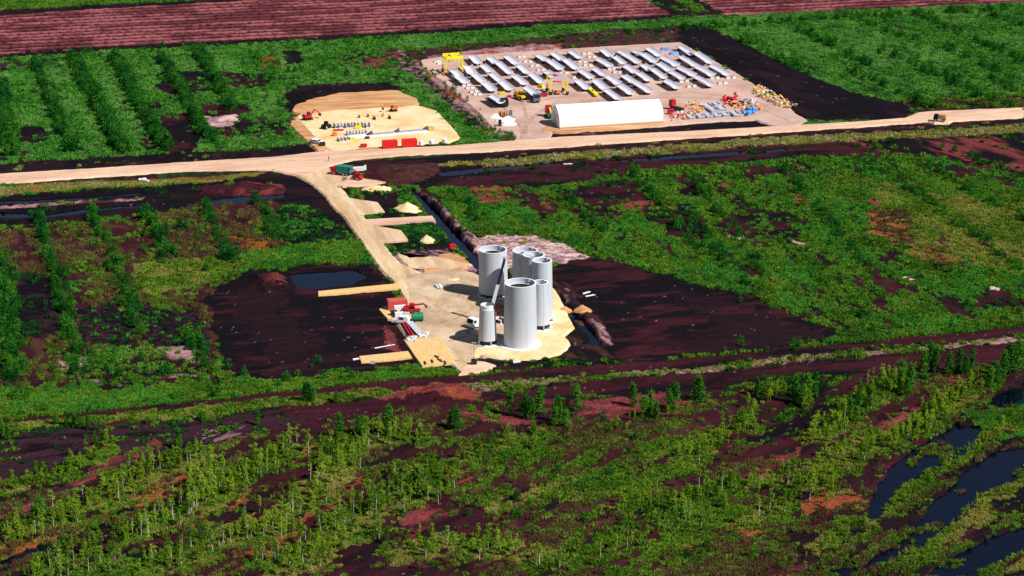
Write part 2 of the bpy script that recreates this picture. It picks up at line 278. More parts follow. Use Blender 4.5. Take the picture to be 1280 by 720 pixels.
def land(x, y):
    """soil colour, plant cover mask, plant kind and height at ground points"""
    n = len(x); soil = np.tile(C['brown'], (n, 1)); cov = np.full(n, .7); vt = np.zeros(n, int); vt2 = np.ones(n, int); cn = fbm(x, y, 9, 5); RX, RY = x.copy(), y.copy()
    wx = (fbm(x, y, 7, 1)-.5)*2+(fbm(x, y, 1.8, 3)-.5)*1.2; wy = (fbm(x, y, 7, 2)-.5)*2+(fbm(x, y, 1.8, 4)-.5)*1.2
    for poly, a, b, cv, v1, v2, w, ang, sc, mix in Z:
        m = inside(x+wx*w*1.6, y+wy*w*2.2, poly)
        if not m.any(): continue
        X, Y = x[m], y[m]
        if ang is not None: X, Y = along(X, Y, ang)/3.2, across(X, Y, ang)
        RX[m] = X; RY[m] = Y
        t = sstep(mix-.1, mix+.1, fbm(X, Y, sc, 9))[:, None]
        soil[m] = a*(1-t)+b*t; cov[m] = cv; vt[m] = v1; vt2[m] = v2; cn[m] = fbm(X, Y, sc, 5)
    f = inside(x, y, FUR) | inside(x, y, FUR2)
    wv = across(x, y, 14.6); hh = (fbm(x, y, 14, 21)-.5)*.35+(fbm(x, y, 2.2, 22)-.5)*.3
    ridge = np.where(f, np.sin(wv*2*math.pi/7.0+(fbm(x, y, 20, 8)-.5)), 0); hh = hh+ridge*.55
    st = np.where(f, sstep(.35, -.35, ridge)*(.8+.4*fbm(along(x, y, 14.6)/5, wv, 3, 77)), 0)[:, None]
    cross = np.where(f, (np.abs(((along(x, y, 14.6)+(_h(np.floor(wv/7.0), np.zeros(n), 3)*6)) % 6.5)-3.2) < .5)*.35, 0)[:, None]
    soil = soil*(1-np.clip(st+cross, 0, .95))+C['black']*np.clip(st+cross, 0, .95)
    for poly, h in BERM:
        cx = sum(p[0] for p in poly)/len(poly); cy = sum(p[1] for p in poly)/len(poly); big = [(cx+(p[0]-cx)*1.03+0, cy+(p[1]-cy)*1.03) for p in poly]
        acc = 0
        for k in (1.05, .9, .75, .55): acc = acc+inside(x+wx*.8, y+wy*.8, [(cx+(p[0]-cx)*k, cy+(p[1]-cy)*k) for p in poly]).astype(float)
        hh = hh+acc/4*h*(.6+.8*fbm(x, y, 3, 41))
    cn = .5+(cn-.5)*.85+(fbm(RX, RY, 1.4, 15, 3)-.5)*1.15
    dens = sstep(-.09, .12, -cn+np.interp(cov, [0, .05, .2, .5, .8, 1], [-1, .13, .34, .5, .68, 1.3]))
    land.dens = dens; k = dens > .35
    hh = np.maximum(hh, -.28)
    wat = np.zeros(n, bool)
    for poly in WATER: wat |= inside(x+wx*.8, y+wy*.8, poly)
    hh = np.where(wat, -1.1, hh); hh = np.where(wat, hh, np.maximum(hh, -.28))
    kt = np.clip(.5+(fbm(RX, RY, 8, 61, 5)-.5)*2.6+(fbm(RX, RY, 1.6, 62, 3)-.5)*1.6, 0, 1)
    kind = np.where(_h(x*97, y*89, 5) < kt, vt2, vt)
    VC = np.array([VEG[i] for i in range(7)]); land.vc = VC[vt]*(1-kt[:, None])+VC[vt2]*kt[:, None]
    # speckle of pale dead wood and roots on bare peat
    st2 = np.where(f, 1, .3+1.4*fbm(RX/2.0, RY, 1.5, 71, 4))[:, None]; soil = soil*st2
    sp = (vn(x*1.6, y*1.1, 91) > .955) & (~k) & (fbm(x, y, 12, 92) > .5) & (~f)
    soil[sp] = soil[sp]*.45+C['wood']*.5
    return soil, k & ~wat, kind, hh, wat
# ---------------------------------------------------------------- materials
def mat(name, col, rough=.8, metal=0, var=.12, sc=3.0, bump=.0, spec=.3, tint=None, bscale=None):
    m = bpy.data.materials.new(name); m.use_nodes = True; t = m.node_tree; b = t.nodes['Principled BSDF']
    b.inputs['Roughness'].default_value = rough; b.inputs['Metallic'].default_value = metal; b.inputs['Specular IOR Level'].default_value = spec
    gm = t.nodes.new('ShaderNodeNewGeometry'); nz = t.nodes.new('ShaderNodeTexNoise'); nz.inputs['Scale'].default_value = sc; nz.inputs['Detail'].default_value = 5
    t.links.new(gm.outputs['Position'], nz.inputs['Vector'])
    mx = t.nodes.new('ShaderNodeMix'); mx.data_type = 'RGBA'
    rp = t.nodes.new('ShaderNodeMapRange'); rp.inputs[1].default_value = .35; rp.inputs[2].default_value = .65
    t.links.new(nz.outputs[0], rp.inputs[0]); t.links.new(rp.outputs[0], mx.inputs[0])
    c = np.array(col); c2 = np.array(tint) if tint is not None else np.clip(c*(1+var), 0, 1); c1 = c if tint is not None else c*(1-var)
    mx.inputs[6].default_value = (*c1, 1); mx.inputs[7].default_value = (*c2, 1); t.links.new(mx.outputs[2], b.inputs['Base Color'])
    if bump:
        bp = t.nodes.new('ShaderNodeBump'); bp.inputs['Strength'].default_value = 1; bp.inputs['Distance'].default_value = bump
        n2 = t.nodes.new('ShaderNodeTexNoise'); n2.inputs['Scale'].default_value = bscale or sc*2; n2.inputs['Detail'].default_value = 6; t.links.new(gm.outputs['Position'], n2.inputs['Vector'])
        t.links.new(n2.outputs[0], bp.inputs['Height']); t.links.new(bp.outputs[0], b.inputs['Normal'])
    return m
def foliage(name, c1, c2, tr=.25):
    m = bpy.data.materials.new(name); m.use_nodes = True; t = m.node_tree; t.nodes.clear()
    out = t.nodes.new('ShaderNodeOutputMaterial'); d = t.nodes.new('ShaderNodeBsdfDiffuse'); tl = t.nodes.new('ShaderNodeBsdfTranslucent'); ms = t.nodes.new('ShaderNodeMixShader'); ms.inputs[0].default_value = tr
    oi = t.nodes.new('ShaderNodeObjectInfo'); gm = t.nodes.new('ShaderNodeNewGeometry'); nz = t.nodes.new('ShaderNodeTexNoise'); nz.inputs['Scale'].default_value = .09; nz.inputs['Detail'].default_value = 3
    t.links.new(gm.outputs['Position'], nz.inputs['Vector'])
    rp = t.nodes.new('ShaderNodeMapRange'); rp.inputs[1].default_value = .35; rp.inputs[2].default_value = .65; t.links.new(nz.outputs[0], rp.inputs[0])
    av = t.nodes.new('ShaderNodeMath'); av.operation = 'ADD'; av.use_clamp = True; a2 = t.nodes.new('ShaderNodeMath'); a2.operation = 'MULTIPLY_ADD'; a2.inputs[1].default_value = .95; a2.inputs[2].default_value = -.3
    t.links.new(oi.outputs['Random'], a2.inputs[0]); a3 = t.nodes.new('ShaderNodeMath'); a3.operation = 'MULTIPLY'; a3.inputs[1].default_value = .7; t.links.new(rp.outputs[0], a3.inputs[0])
    t.links.new(a2.outputs[0], av.inputs[0]); t.links.new(a3.outputs[0], av.inputs[1])
    mx = t.nodes.new('ShaderNodeMix'); mx.data_type = 'RGBA'; mx.inputs[6].default_value = (*c1, 1); mx.inputs[7].default_value = (*c2, 1); t.links.new(av.outputs[0], mx.inputs[0])
    t.links.new(mx.outputs[2], d.inputs[0]); t.links.new(mx.outputs[2], tl.inputs[0]); t.links.new(d.outputs[0], ms.inputs[1]); t.links.new(tl.outputs[0], ms.inputs[2]); t.links.new(ms.outputs[0], out.inputs[0])
    return m
M = {}
M['conc'] = mat('concrete', lin(196,202,211), .75, var=.045, sc=.5, bump=.01)
_t = M['conc'].node_tree; _mp = _t.nodes.new('ShaderNodeMapping'); _mp.inputs['Scale'].default_value = (1, 1, .07); _nz = [n for n in _t.nodes if n.type == 'TEX_NOISE'][0]; _gm = [n for n in _t.nodes if n.type == 'NEW_GEOMETRY'][0]
_t.links.new(_gm.outputs['Position'], _mp.inputs[0]); _t.links.new(_mp.outputs[0], _nz.inputs['Vector']); _nz.inputs['Scale'].default_value = 1.6
M['conc_white'] = mat('pale_concrete', lin(232,232,234), .8, var=.04, sc=1.2)
M['conc_shell'] = mat('shell_concrete', lin(222,219,232), .8, var=.06, sc=.6)
M['rail'] = mat('galvanised_steel', (.6,.62,.64), .4, .3)
M['dark'] = mat('dark_steel', (.02,.02,.024), .5)
M['black'] = mat('black_rubber', (.012,.012,.013), .8)
M['glass'] = mat('dark_glass', (.01,.014,.018), .1, spec=.6)
M['white'] = mat('white_paint', (.82,.82,.83), .4, var=.03)
M['yellow'] = mat('yellow_paint', (.86,.58,.01), .45, var=.08)
M['yellow2'] = mat('bright_yellow_paint', (.9,.8,.0), .45, var=.05)
M['red'] = mat('red_paint', (.72,.016,.02), .5, var=.1)
M['darkred'] = mat('dark_red_paint', (.45,.01,.03), .5, var=.1)
M['fadedred'] = mat('faded_red_paint', (.62,.1,.085), .6, var=.1)
M['orange'] = mat('orange_paint', (.75,.2,.02), .5, var=.1)
M['green'] = mat('green_paint', (.01,.2,.1), .5, var=.15)
M['teal'] = mat('teal_cover', (.02,.22,.18), .6, var=.15)
M['blue'] = mat('blue_sheet', (.04,.25,.75), .6, tint=(.2,.5,.85), sc=.7)
M['greysteel'] = mat('grey_formwork', (.34,.36,.46), .55, var=.2, sc=1)
M['lightgrey'] = mat('light_grey_paint', (.55,.57,.66), .5, var=.1)
M['tent'] = mat('white_fabric', (.9,.9,.9), .7, var=.01)
M['timber'] = mat('timber', lin(205,160,110), .8, var=.2, sc=2)
M['deck'] = mat('timber_planks', lin(232,196,135), .85, tint=lin(212,170,112), sc=1.5)
M['cabblue'] = mat('grey_blue_paint', (.12,.17,.26), .4)
M['bark'] = mat('birch_bark', (.72,.68,.6), .8, tint=(.35,.31,.27), sc=2.5)
M['bark2'] = mat('willow_bark', (.1,.07,.05), .9)
def surface(name, cols, sc=.12, streak=None):
    """gravel or sand: two-scale noise between three colours, with stones in the bump"""
    m = bpy.data.materials.new(name); m.use_nodes = True; t = m.node_tree; b = t.nodes['Principled BSDF']; b.inputs['Roughness'].default_value = .95; b.inputs['Specular IOR Level'].default_value = .1
    gm = t.nodes.new('ShaderNodeNewGeometry'); mp = t.nodes.new('ShaderNodeMapping'); t.links.new(gm.outputs['Position'], mp.inputs[0])
    if streak is not None:
        mp.vector_type = 'TEXTURE'; mp.inputs['Rotation'].default_value = (0, 0, R(streak)); mp.inputs['Scale'].default_value = (7, 1, 1)
    n1 = t.nodes.new('ShaderNodeTexNoise'); n1.inputs['Scale'].default_value = sc*(3 if streak is not None else 1); n1.inputs['Detail'].default_value = 6; n1.inputs['Roughness'].default_value = .62; t.links.new(mp.outputs[0], n1.inputs['Vector'])
    n2 = t.nodes.new('ShaderNodeTexNoise'); n2.inputs['Scale'].default_value = 1.6; n2.inputs['Detail'].default_value = 5; n2.inputs['Roughness'].default_value = .7; t.links.new(gm.outputs['Position'], n2.inputs['Vector'])
    cr = t.nodes.new('ShaderNodeValToRGB'); e = cr.color_ramp.elements; e[0].position = .33; e[0].color = (*cols[0], 1); e[1].position = .66; e[1].color = (*cols[2], 1); x = cr.color_ramp.elements.new(.5); x.color = (*cols[1], 1)
    t.links.new(n1.outputs[0], cr.inputs[0]); mx = t.nodes.new('ShaderNodeMix'); mx.data_type = 'RGBA'; mx.blend_type = 'MULTIPLY'; mx.inputs[0].default_value = 1
    r2 = t.nodes.new('ShaderNodeMapRange'); r2.inputs[1].default_value = .3; r2.inputs[2].default_value = .7; r2.inputs[3].default_value = .82; r2.inputs[4].default_value = 1.14; t.links.new(n2.outputs[0], r2.inputs[0])
    t.links.new(cr.outputs[0], mx.inputs[6]); t.links.new(r2.outputs[0], mx.inputs[7]); t.links.new(mx.outputs[2], b.inputs['Base Color'])
    bp = t.nodes.new('ShaderNodeBump'); bp.inputs['Distance'].default_value = .12; t.links.new(n2.outputs[0], bp.inputs['Height']); t.links.new(bp.outputs[0], b.inputs['Normal'])
    return m
K = .92
M['road'] = surface('gravel_road', (lin(206,162,140)*K, lin(226,186,160)*K, lin(240,204,176)*K), .1, 13.5)
M['access'] = surface('gravel_access_road', (lin(192,158,124)*K, lin(216,184,148)*K, lin(234,206,170)*K), .1, -76)
M['yard'] = surface('yard_gravel', (lin(186,150,138)*K, lin(205,170,156)*K, lin(218,186,170)*K), .06)
M['pad'] = surface('pad_gravel', (lin(166,138,116)*K, lin(204,176,146)*K, lin(230,204,172)*K), .08)
M['sand'] = surface('sand', (lin(224,184,126)*K, lin(242,212,162)*K, lin(250,226,186)*K), .12)
M['sandbrown'] = surface('brown_sand', (lin(178,120,78)*K, lin(206,154,108)*K, lin(226,182,134)*K), .14, 10)
M['brush'] = mat('heaped_soil', lin(100,66,66), .95, tint=lin(60,38,46), sc=2.5, bump=.2)
# ---------------------------------------------------------------- ground sheet
def ground_material():
    m = bpy.data.materials.new('peat_and_moss'); m.use_nodes = True; t = m.node_tree; b = t.nodes['Principled BSDF']; b.inputs['Roughness'].default_value = .95; b.inputs['Specular IOR Level'].default_value = .15
    at = t.nodes.new('ShaderNodeAttribute'); at.attribute_name = 'soil'; gm = t.nodes.new('ShaderNodeNewGeometry')
    n2 = t.nodes.new('ShaderNodeTexNoise'); n2.inputs['Scale'].default_value = 1.1; n2.inputs['Detail'].default_value = 7; n2.inputs['Roughness'].default_value = .75; t.links.new(gm.outputs['Position'], n2.inputs['Vector'])
    r2 = t.nodes.new('ShaderNodeMapRange'); r2.inputs[1].default_value = .35; r2.inputs[2].default_value = .68; r2.inputs[3].default_value = .45; r2.inputs[4].default_value = 1.7; t.links.new(n2.outputs[0], r2.inputs[0])
    mx = t.nodes.new('ShaderNodeMix'); mx.data_type = 'RGBA'; mx.blend_type = 'MULTIPLY'; mx.inputs[0].default_value = 1
    t.links.new(at.outputs['Color'], mx.inputs[6]); t.links.new(r2.outputs[0], mx.inputs[7]); t.links.new(mx.outputs[2], b.inputs['Base Color'])
    bw = t.nodes.new('ShaderNodeRGBToBW'); t.links.new(at.outputs['Color'], bw.inputs[0]); wr = t.nodes.new('ShaderNodeMapRange'); wr.inputs[1].default_value = .002; wr.inputs[2].default_value = .008; wr.inputs[3].default_value = .8; wr.inputs[4].default_value = .95
    t.links.new(bw.outputs[0], wr.inputs[0]); t.links.new(wr.outputs[0], b.inputs['Roughness']); b.inputs['Specular IOR Level'].default_value = .12
    bp = t.nodes.new('ShaderNodeBump'); bp.inputs['Distance'].default_value = .35; t.links.new(n2.outputs[0], bp.inputs['Height']); t.links.new(bp.outputs[0], b.inputs['Normal'])
    return m
tt = np.concatenate([[-40, -12, -5, -2.6, -1.7], np.linspace(-1.25, 1.25, 900), [1.7, 2.6, 5, 12, 40]])
ys = [-4000, -1200, -200, 120, 240, 285]; y = 300.0
while y < 1010: ys.append(y); y += .42+(y-300)*.0011
ys += [1030, 1080, 1200, 1500, 2200, 4000, 9000]; ys = np.array(ys)
hw = 104+np.maximum(ys-330, 0)*.2585; hw = np.where(ys < 299, 104, hw)
GX = tt[None, :]*hw[:, None]; GY = np.repeat(ys[:, None], len(tt), 1); gx, gy = GX.ravel(), GY.ravel()
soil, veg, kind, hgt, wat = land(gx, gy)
vc = land.vc*.32+soil*.22; gd = (land.dens*.9)[:, None]  # ground under plants darkened in colour to imitate shade between the blades
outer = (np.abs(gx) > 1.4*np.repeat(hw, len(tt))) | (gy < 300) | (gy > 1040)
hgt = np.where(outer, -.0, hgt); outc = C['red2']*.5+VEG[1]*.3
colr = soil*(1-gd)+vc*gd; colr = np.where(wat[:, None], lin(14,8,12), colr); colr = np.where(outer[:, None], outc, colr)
ny, nx = GX.shape; me = bpy.data.meshes.new('ground'); me.vertices.add(nx*ny)
me.vertices.foreach_set('co', np.stack([gx, gy, hgt], 1).astype(np.float32).ravel())
ii = (np.arange(ny-1)[:, None]*nx+np.arange(nx-1)[None, :]).ravel(); qf = np.stack([ii, ii+1, ii+nx+1, ii+nx], 1).astype(np.int32)
me.loops.add(qf.size); me.loops.foreach_set('vertex_index', qf.ravel()); me.polygons.add(len(qf)); me.polygons.foreach_set('loop_start', np.arange(0, qf.size, 4, dtype=np.int32)); me.polygons.foreach_set('loop_total', np.full(len(qf), 4, np.int32))
me.update(calc_edges=True); me.polygons.foreach_set('use_smooth', np.ones(len(qf), bool))
ca = me.color_attributes.new('soil', 'FLOAT_COLOR', 'POINT'); ca.data.foreach_set('color', np.concatenate([colr, np.ones((len(colr), 1))], 1).astype(np.float32).ravel())
me.materials.append(ground_material()); ground = bpy.data.objects.new('ground', me); COL.objects.link(ground); tag(ground, kind='structure')
# standing water, one level sheet seen only in the ditches and pools
wm = bpy.data.materials.new('bog_water'); wm.use_nodes = True; b = wm.node_tree.nodes['Principled BSDF']; b.inputs['Base Color'].default_value = (.001, .001, .009, 1); b.inputs['Roughness'].default_value = .04; b.inputs['IOR'].default_value = 1.5  # blue base colour carries part of the sky's reflection, peaty water is black-brown
nz = wm.node_tree.nodes.new('ShaderNodeTexNoise'); nz.inputs['Scale'].default_value = 1.2; bp = wm.node_tree.nodes.new('ShaderNodeBump'); bp.inputs['Distance'].default_value = .012; wm.node_tree.links.new(nz.outputs[0], bp.inputs['Height']); wm.node_tree.links.new(bp.outputs[0], b.inputs['Normal'])
w = MB(); w.add([(-420, 310, -.42), (420, 310, -.42), (420, 1035, -.42), (-420, 1035, -.42)], [(0, 1, 2, 3)]); tag(w.build('water', wm), kind='structure')
# ---------------------------------------------------------------- roads and pads
def smooth_poly(p, k=1):
    for _ in range(k):
        q = []
        for i in range(len(p)):
            a, b = p[i], p[(i+1) % len(p)]; q += [(a[0]*.75+b[0]*.25, a[1]*.75+b[1]*.25), (a[0]*.25+b[0]*.75, a[1]*.25+b[1]*.75)]
        p = q
    return p
def slab(name, px, m, z, sm=0, jit=.35, skirt=.9, step=1.6, kind='structure', base=-.35, label=None, cat=None):
    p = G2(px)
    if sum(p[i][0]*p[(i+1) % len(p)][1]-p[(i+1) % len(p)][0]*p[i][1] for i in range(len(p))) < 0: p = p[::-1]
    p = smooth_poly(p, sm); q = []
    for i in range(len(p)):
        a, b = p[i], p[(i+1) % len(p)]; L = math.hypot(b[0]-a[0], b[1]-a[1]); n = max(1, int(L/step))
        for k in range(n): q.append([a[0]+(b[0]-a[0])*k/n, a[1]+(b[1]-a[1])*k/n])
    N = len(q); nor = []
    for i in range(N):
        dx, dy = q[(i+1) % N][0]-q[i-1][0], q[(i+1) % N][1]-q[i-1][1]; L = math.hypot(dx, dy) or 1; nor.append((dy/L, -dx/L))
    r = random.Random(len(name)*7+N); j = [0]*N
    for i in range(N): j[i] = (j[i-1]*.6+r.uniform(-1, 1)*.8)*jit if i else 0
    top = [(q[i][0]+nor[i][0]*j[i], q[i][1]+nor[i][1]*j[i]) for i in range(N)]
    bm = bmesh.new(); tv = [bm.verts.new((x, y, z)) for x, y in top]; f = bm.faces.new(tv)
    bv = [bm.verts.new((top[i][0]+nor[i][0]*skirt, top[i][1]+nor[i][1]*skirt, base)) for i in range(N)]
    for i in range(N): bm.faces.new((tv[i], bv[i], bv[(i+1) % N], tv[(i+1) % N]))
    bmesh.ops.triangulate(bm, faces=[f]); bmesh.ops.recalc_face_normals(bm, faces=bm.faces[:])
    me = bpy.data.meshes.new(name); bm.to_mesh(me); bm.free(); me.materials.append(m); o = bpy.data.objects.new(name, me); COL.objects.link(o)
    return tag(o, label, cat, None, kind)
slab('gravel_road', [(-300,241),(0,219),(120,212),(230,204.5),(340,198),(385,193),(430,188),(500,186.5),(560,184),(600,181),(660,176),(700,173),(760,170),(860,165.5),(940,161),(1000,157.5),(1080,153),(1130,149),(1150,142),(1170,140.5),(1280,136),(1500,122),(1500,131),(1280,147),(1190,152),(1184,155),(1168,155),(1160,152.5),(1080,158.5),(940,168),(760,180),(600,190.5),(500,195),(440,200),(415,207),(380,222),(340,213),(240,214),(130,221),(0,230),(-300,254)], M['road'], .52, jit=.3)
slab('access_road', [(350,206),(412,196),(408,205),(408,213),(425,235),(436,249),(452,268),(460,283),(477,304),(490,321),(500,331),(534,346),(545,400),(565,430),(594,449),(578,468),(556,447),(540,430),(524,405),(511,382),(499,359),(476,336),(452,302),(428,268),(420,263),(407,246),(392,232),(372,220)], M['access'], .46, jit=.2)
slab('site_edge_pad', [(495,402.5),(526,401),(546,429),(516,430)], M['pad'], .475, jit=.1)
slab('assembly_pad', [(508,345),(552,341),(575,338),(596,345),(612,360),(650,362),(684,372),(692,385),(690,400),(660,430),(604,447),(575,443),(545,428),(515,400)], M['pad'], .49, jit=.4)
slab('sand_pad', [(590,447),(597,437),(640,428),(668,405),(680,384),(684,362),(690,360),(715.5,411),(703,421.5),(708,426),(710,432),(706,438),(698,443),(684,447),(665,449.5),(645,450),(626,448.5),(608,445.5)], M['sand'], .56, jit=.12)
slab('storage_yard', [(527,76),(560,71),(640,66),(760,59),(840,54.5),(850,54),(880,71),(920,92),(955,115),(985,132),(992,142),(1010,152),(985,160),(960,156),(945,150.5),(900,152),(830,158),(712,166),(690,166),(686,172),(692,179),(640,183),(646,172),(640,164),(618,162),(600,143),(560,107),(528,84)], M['yard'], .42, jit=.3)
slab('yard_verge', [(684,159),(700,164),(830,156),(836,154.5),(833,157.5),(700,167.5),(676,163)], M['sandbrown'], .55, jit=.3)
slab('sand_yard', [(367,150),(380,143.5),(430,137),(480,135),(522,134),(545,140),(562,158),(574,173),(560,179),(480,183),(450,186),(430,190),(405,190),(395,184),(378,166)], M['sand'], .62, sm=0, jit=.3)
slab('sand_yard_shoulder', [(366,148),(372,149),(400,180),(415,190),(398,190),(380,174),(364,158)], M['sandbrown'], .66, jit=.3)
slab('rough_sand', [(372,131),(410,121),(450,116.5),(500,113.5),(516,124),(526,134),(480,137),(430,139.5),(380,145),(370,143)], M['sandbrown'], .78, sm=1, jit=1.0)
for i, q in enumerate(([(405,210),(440,221),(456,225),(482,229),(465,232),(424,236)], [(432,248.5),(472,254.5),(481,266.5),(450,269)], [(459,282),(501,289.5),(511,302.5),(475,304.5)], [(452,276.5),(540,271.5),(544.5,277.5),(458,283.5)],
            [(398,366),(500,356),(500,362),(398,371)], [(449,447.5),(510,441),(515,449),(452,455)], [(505,427),(552,424),(568,456),(528,460)], [(474,388.5),(484,384),(512,382),(524,402),(485,401)])):
    slab(['side_pad','side_pad','side_pad','side_pad','plank_deck','plank_deck','plank_deck','plank_deck'][i], q, [M['road'], M['access'], M['access'], M['road'], M['deck'], M['deck'], M['deck'], M['deck']][i], [.464,.468,.472,.5,.5,.5,.53,.5][i], jit=.03, skirt=.2)
slab('side_pad', [(522,352),(545,318),(580,320),(590,334),(560,340)], M['sandbrown'], .4, sm=1, jit=.6)
slab('side_pad', [(498,318),(512,324),(545,322),(590,332),(560,338),(510,334)], M['access'], .43, jit=.5)
slab('side_pad', [(574,470),(588,454),(606,454),(618,458),(604,466)], M['road'], .5, jit=.4)
# wheel tracks pressed into the gravel: slightly paler compacted strips lying on the road
def ribbon(mb, pts, w, z):
    p = [g(*q) for q in pts]; L = []; Rr = []
    for i, c in enumerate(p):
        d = (p[min(i+1, len(p)-1)]-p[max(i-1, 0)]).normalized(); nn = Vector((-d.y, d.x, 0)); L.append((c.x+nn.x*w/2, c.y+nn.y*w/2, z)); Rr.append((c.x-nn.x*w/2, c.y-nn.y*w/2, z))
    n = len(p); mb.add(L+Rr, [(i, n+i, n+i+1, i+1) for i in range(n-1)])
M['track'] = surface('compacted_gravel', (lin(206,172,134)*K, lin(225,192,151)*K, lin(238,208,168)*K), .1, -76)
tr = MB()
for o in (-2.2, 2.2):
    ribbon(tr, [(388+o,214),(404+o,227),(420+o,246),(441+o,273),(464+o,304),(489+o,338),(515+o,372)], .6, .4645)
for o in (-1.3, 1.3): ribbon(tr, [(-100,234+o),(0,224.5+o),(120,217+o),(240,209.5+o),(330,205+o),(400,199+o)], .7, .524)
for o in (-1.2, 1.2): ribbon(tr, [(420,199+o),(500,191+o),(600,186+o),(760,175+o),(940,164.5+o),(1080,156+o),(1180,147.5+o),(1280,141.5+o)], .7, .524)
tag(tr.build('wheel_tracks', M['track']), kind='structure')
M['rut'] = surface('churned_gravel', (lin(176,146,120)*K, lin(196,166,136)*K, lin(216,188,156)*K), .3)
ru = MB(); zr = .494
def curve(a, b, c, n=9): return [((1-t)**2*a[0]+2*t*(1-t)*b[0]+t*t*c[0], (1-t)**2*a[1]+2*t*(1-t)*b[1]+t*t*c[1]) for t in [i/n for i in range(n+1)]]
for a, b, c in (((540,360),(575,365),(600,392)), ((530,372),(560,395),(588,420)), ((560,345),(590,365),(640,366)), ((535,392),(570,400),(640,372)), ((560,430),(590,415),(640,425)), ((550,410),(585,395),(600,378))):
    for o in (-1.6, 1.6): zr += .0006; ribbon(ru, [(u+o, v) for u, v in curve(a, b, c)], .55, zr)
tag(ru.build('wheel_ruts', M['rut']), kind='structure'); ru = MB(); zr = .424
for a, b, c in (((652,176),(650,150),(700,128)), ((656,172),(665,140),(640,110)), ((690,128),(760,128),(850,122)), ((840,124),(920,120),(985,152)), ((660,130),(720,118),(800,116)), ((830,118),(900,112),(960,140)), ((600,120),(640,135),(655,170)), ((700,125),(665,118),(640,128))):
    for o in (-1.2, 1.2): zr += .0006; ribbon(ru, [(u+o, v+o*.3) for u, v in curve(a, b, c)], .5, zr)
tag(ru.build('yard_ruts', surface('yard_ruts', (lin(160,128,116)*K, lin(180,148,134)*K, lin(200,168,152)*K), .3)), kind='structure')
# ---------------------------------------------------------------- tower sections on the assembly pad
ZP = .5
def ground_at(u, v, z=ZP): return g(u, v, z)
def pxm(p): return F/math.hypot(p[1], H-p[2])
def tower(u, v, hwb, vt, hwt, label, feet=0.0, discw=1.22, zp=ZP, joints=3, collar=False):
    b = ground_at(u, v, zp); k = pxm(b); rb = hwb/k; h = rise((b.x, b.y), vt)-zp
    rt = hwt/(F/math.hypot(b.y, H-h)); root = empty('tower_section', b, 0, label, 'tower section')
    th = .32; z0 = feet+.18
    m = MB(); N = 5; prof = []
    hh = h-(1.0 if collar else 0)
    for i in range(N+1): t = i/N; prof.append((rb+(rt-rb)*t, z0+(hh-z0)*t))
    inner = [(r-th, z) for r, z in prof][::-1]
    m.lathe(prof+inner+[prof[0]], 72); m.build('shell', M['conc'], root, auto=40)
    for t in (.33, .66): rg = MB(); r = rb+(rt-rb)*t; z = z0+(hh-z0)*t; rg.lathe([(r-.01, z-.03), (r+.018, z-.03), (r+.018, z+.03), (r-.01, z+.03)], 72); rg.build('casting_joint', M['conc'], root)
    if not collar:
        lp = MB(); lp.lathe([(rt-th-.03, hh), (rt+.03, hh), (rt+.03, hh+.07), (rt-th-.03, hh+.07), (rt-th-.03, hh)], 72); lp.build('rim', M['conc_white'], root)
    else:
        lp = MB(); lp.lathe([(rt-th, hh), (rt-.18, hh), (rt-.22, h), (rt-.75, h), (rt-.75, hh), (rt-th, hh)], 64); lp.build('collar', M['white'], root)
    for j in range(joints):                        # the vertical joints between the shells, with a rail inside
        a = R(52+j*360/joints); jm = MB(); ro = rb+.012; rt2 = rt+.012
        c, s_ = math.cos(a), math.sin(a)
        if j == 0: jm.bar((c*(rb-th-.18), s_*(rb-th-.18), z0+.1), (c*(rt-th-.18), s_*(rt-th-.18), hh+.25), .28, .22); jm.build('inner_rail', M['conc_white'], root)
        j2 = MB(); j2.bar((c*ro, s_*ro, z0+.03), (c*rt2, s_*rt2, hh-.03), .05, .05); j2.build('vertical_joint', M['lightgrey'], root)
    d = MB(); d.lathe([(0, .0), (rb*discw, .0), (rb*discw, .18), (0, .18)], 64); d.build('base_disc', M['conc_white'], root)
    if feet > 0:
        n = 8
        for j in range(n):
            a = 2*math.pi*(j+.5)/n; f = MB(); c, s_ = math.cos(a), math.sin(a)
            f.bar((c*rb*.93, s_*rb*.93, .18), (c*rb*.93, s_*rb*.93, z0+.02), .28); f.bar((c*rb*1.12, s_*rb*1.12, .18), (c*rb*.98, s_*rb*.98, z0+.02), .13); f.build('support_foot', M['dark'] if j % 2 else M['rail'], root)
        f = MB(); f.cyl((0, 0, .18), (0, 0, z0-.05), rb*.8, n=32); f.build('inner_plinth', M['dark'], root)
    if rt > 2.2:
        pl = MB(); pl.lathe([(rt*.74, hh-1.15), (rt-th-.01, hh-1.15)], 56); pl.build('inner_ledge', M['conc'], root); pl = MB(); pl.lathe([(0, hh-1.4), (rt*.74, hh-1.4), (rt*.74, hh-1.15)], 56); pl.build('hole_shade_disc', M['dark'], root)  # dark disc stands in for the shaded hollow of the open tube
    return root, rb, rt, h
tower(616.5,368.5,18.2,312,17.5,'wide concrete tower section standing alone at the back left behind the crane boom', feet=.8, discw=1.12)
tower(656.5,383,17.2,313.3,15.9,'rearmost of the tall concrete tower sections, half hidden behind the others', feet=.6)
tower(667,391,15.6,318.3,13.8,'concrete tower section in the middle of the rear cluster of three', feet=.6)
tower(677.4,400.5,13.6,325.6,12.3,'tall concrete tower section at the right end of the rear cluster of three', feet=.6, discw=1.25)
tower(675,410,12.2,352.8,10.2,'slim short tower section on a footed disc, right behind the widest one', feet=1.2, discw=1.25)
tower(650.4,430,21.0,353.6,19.8,'widest grey concrete tower section at the front of the sand pad', feet=0, discw=1.28)
tower(609.5,429.5,11.6,380.5,9.8,'small tower section with white collar on splayed feet, frontmost left', feet=1.1, discw=1.22, collar=True)
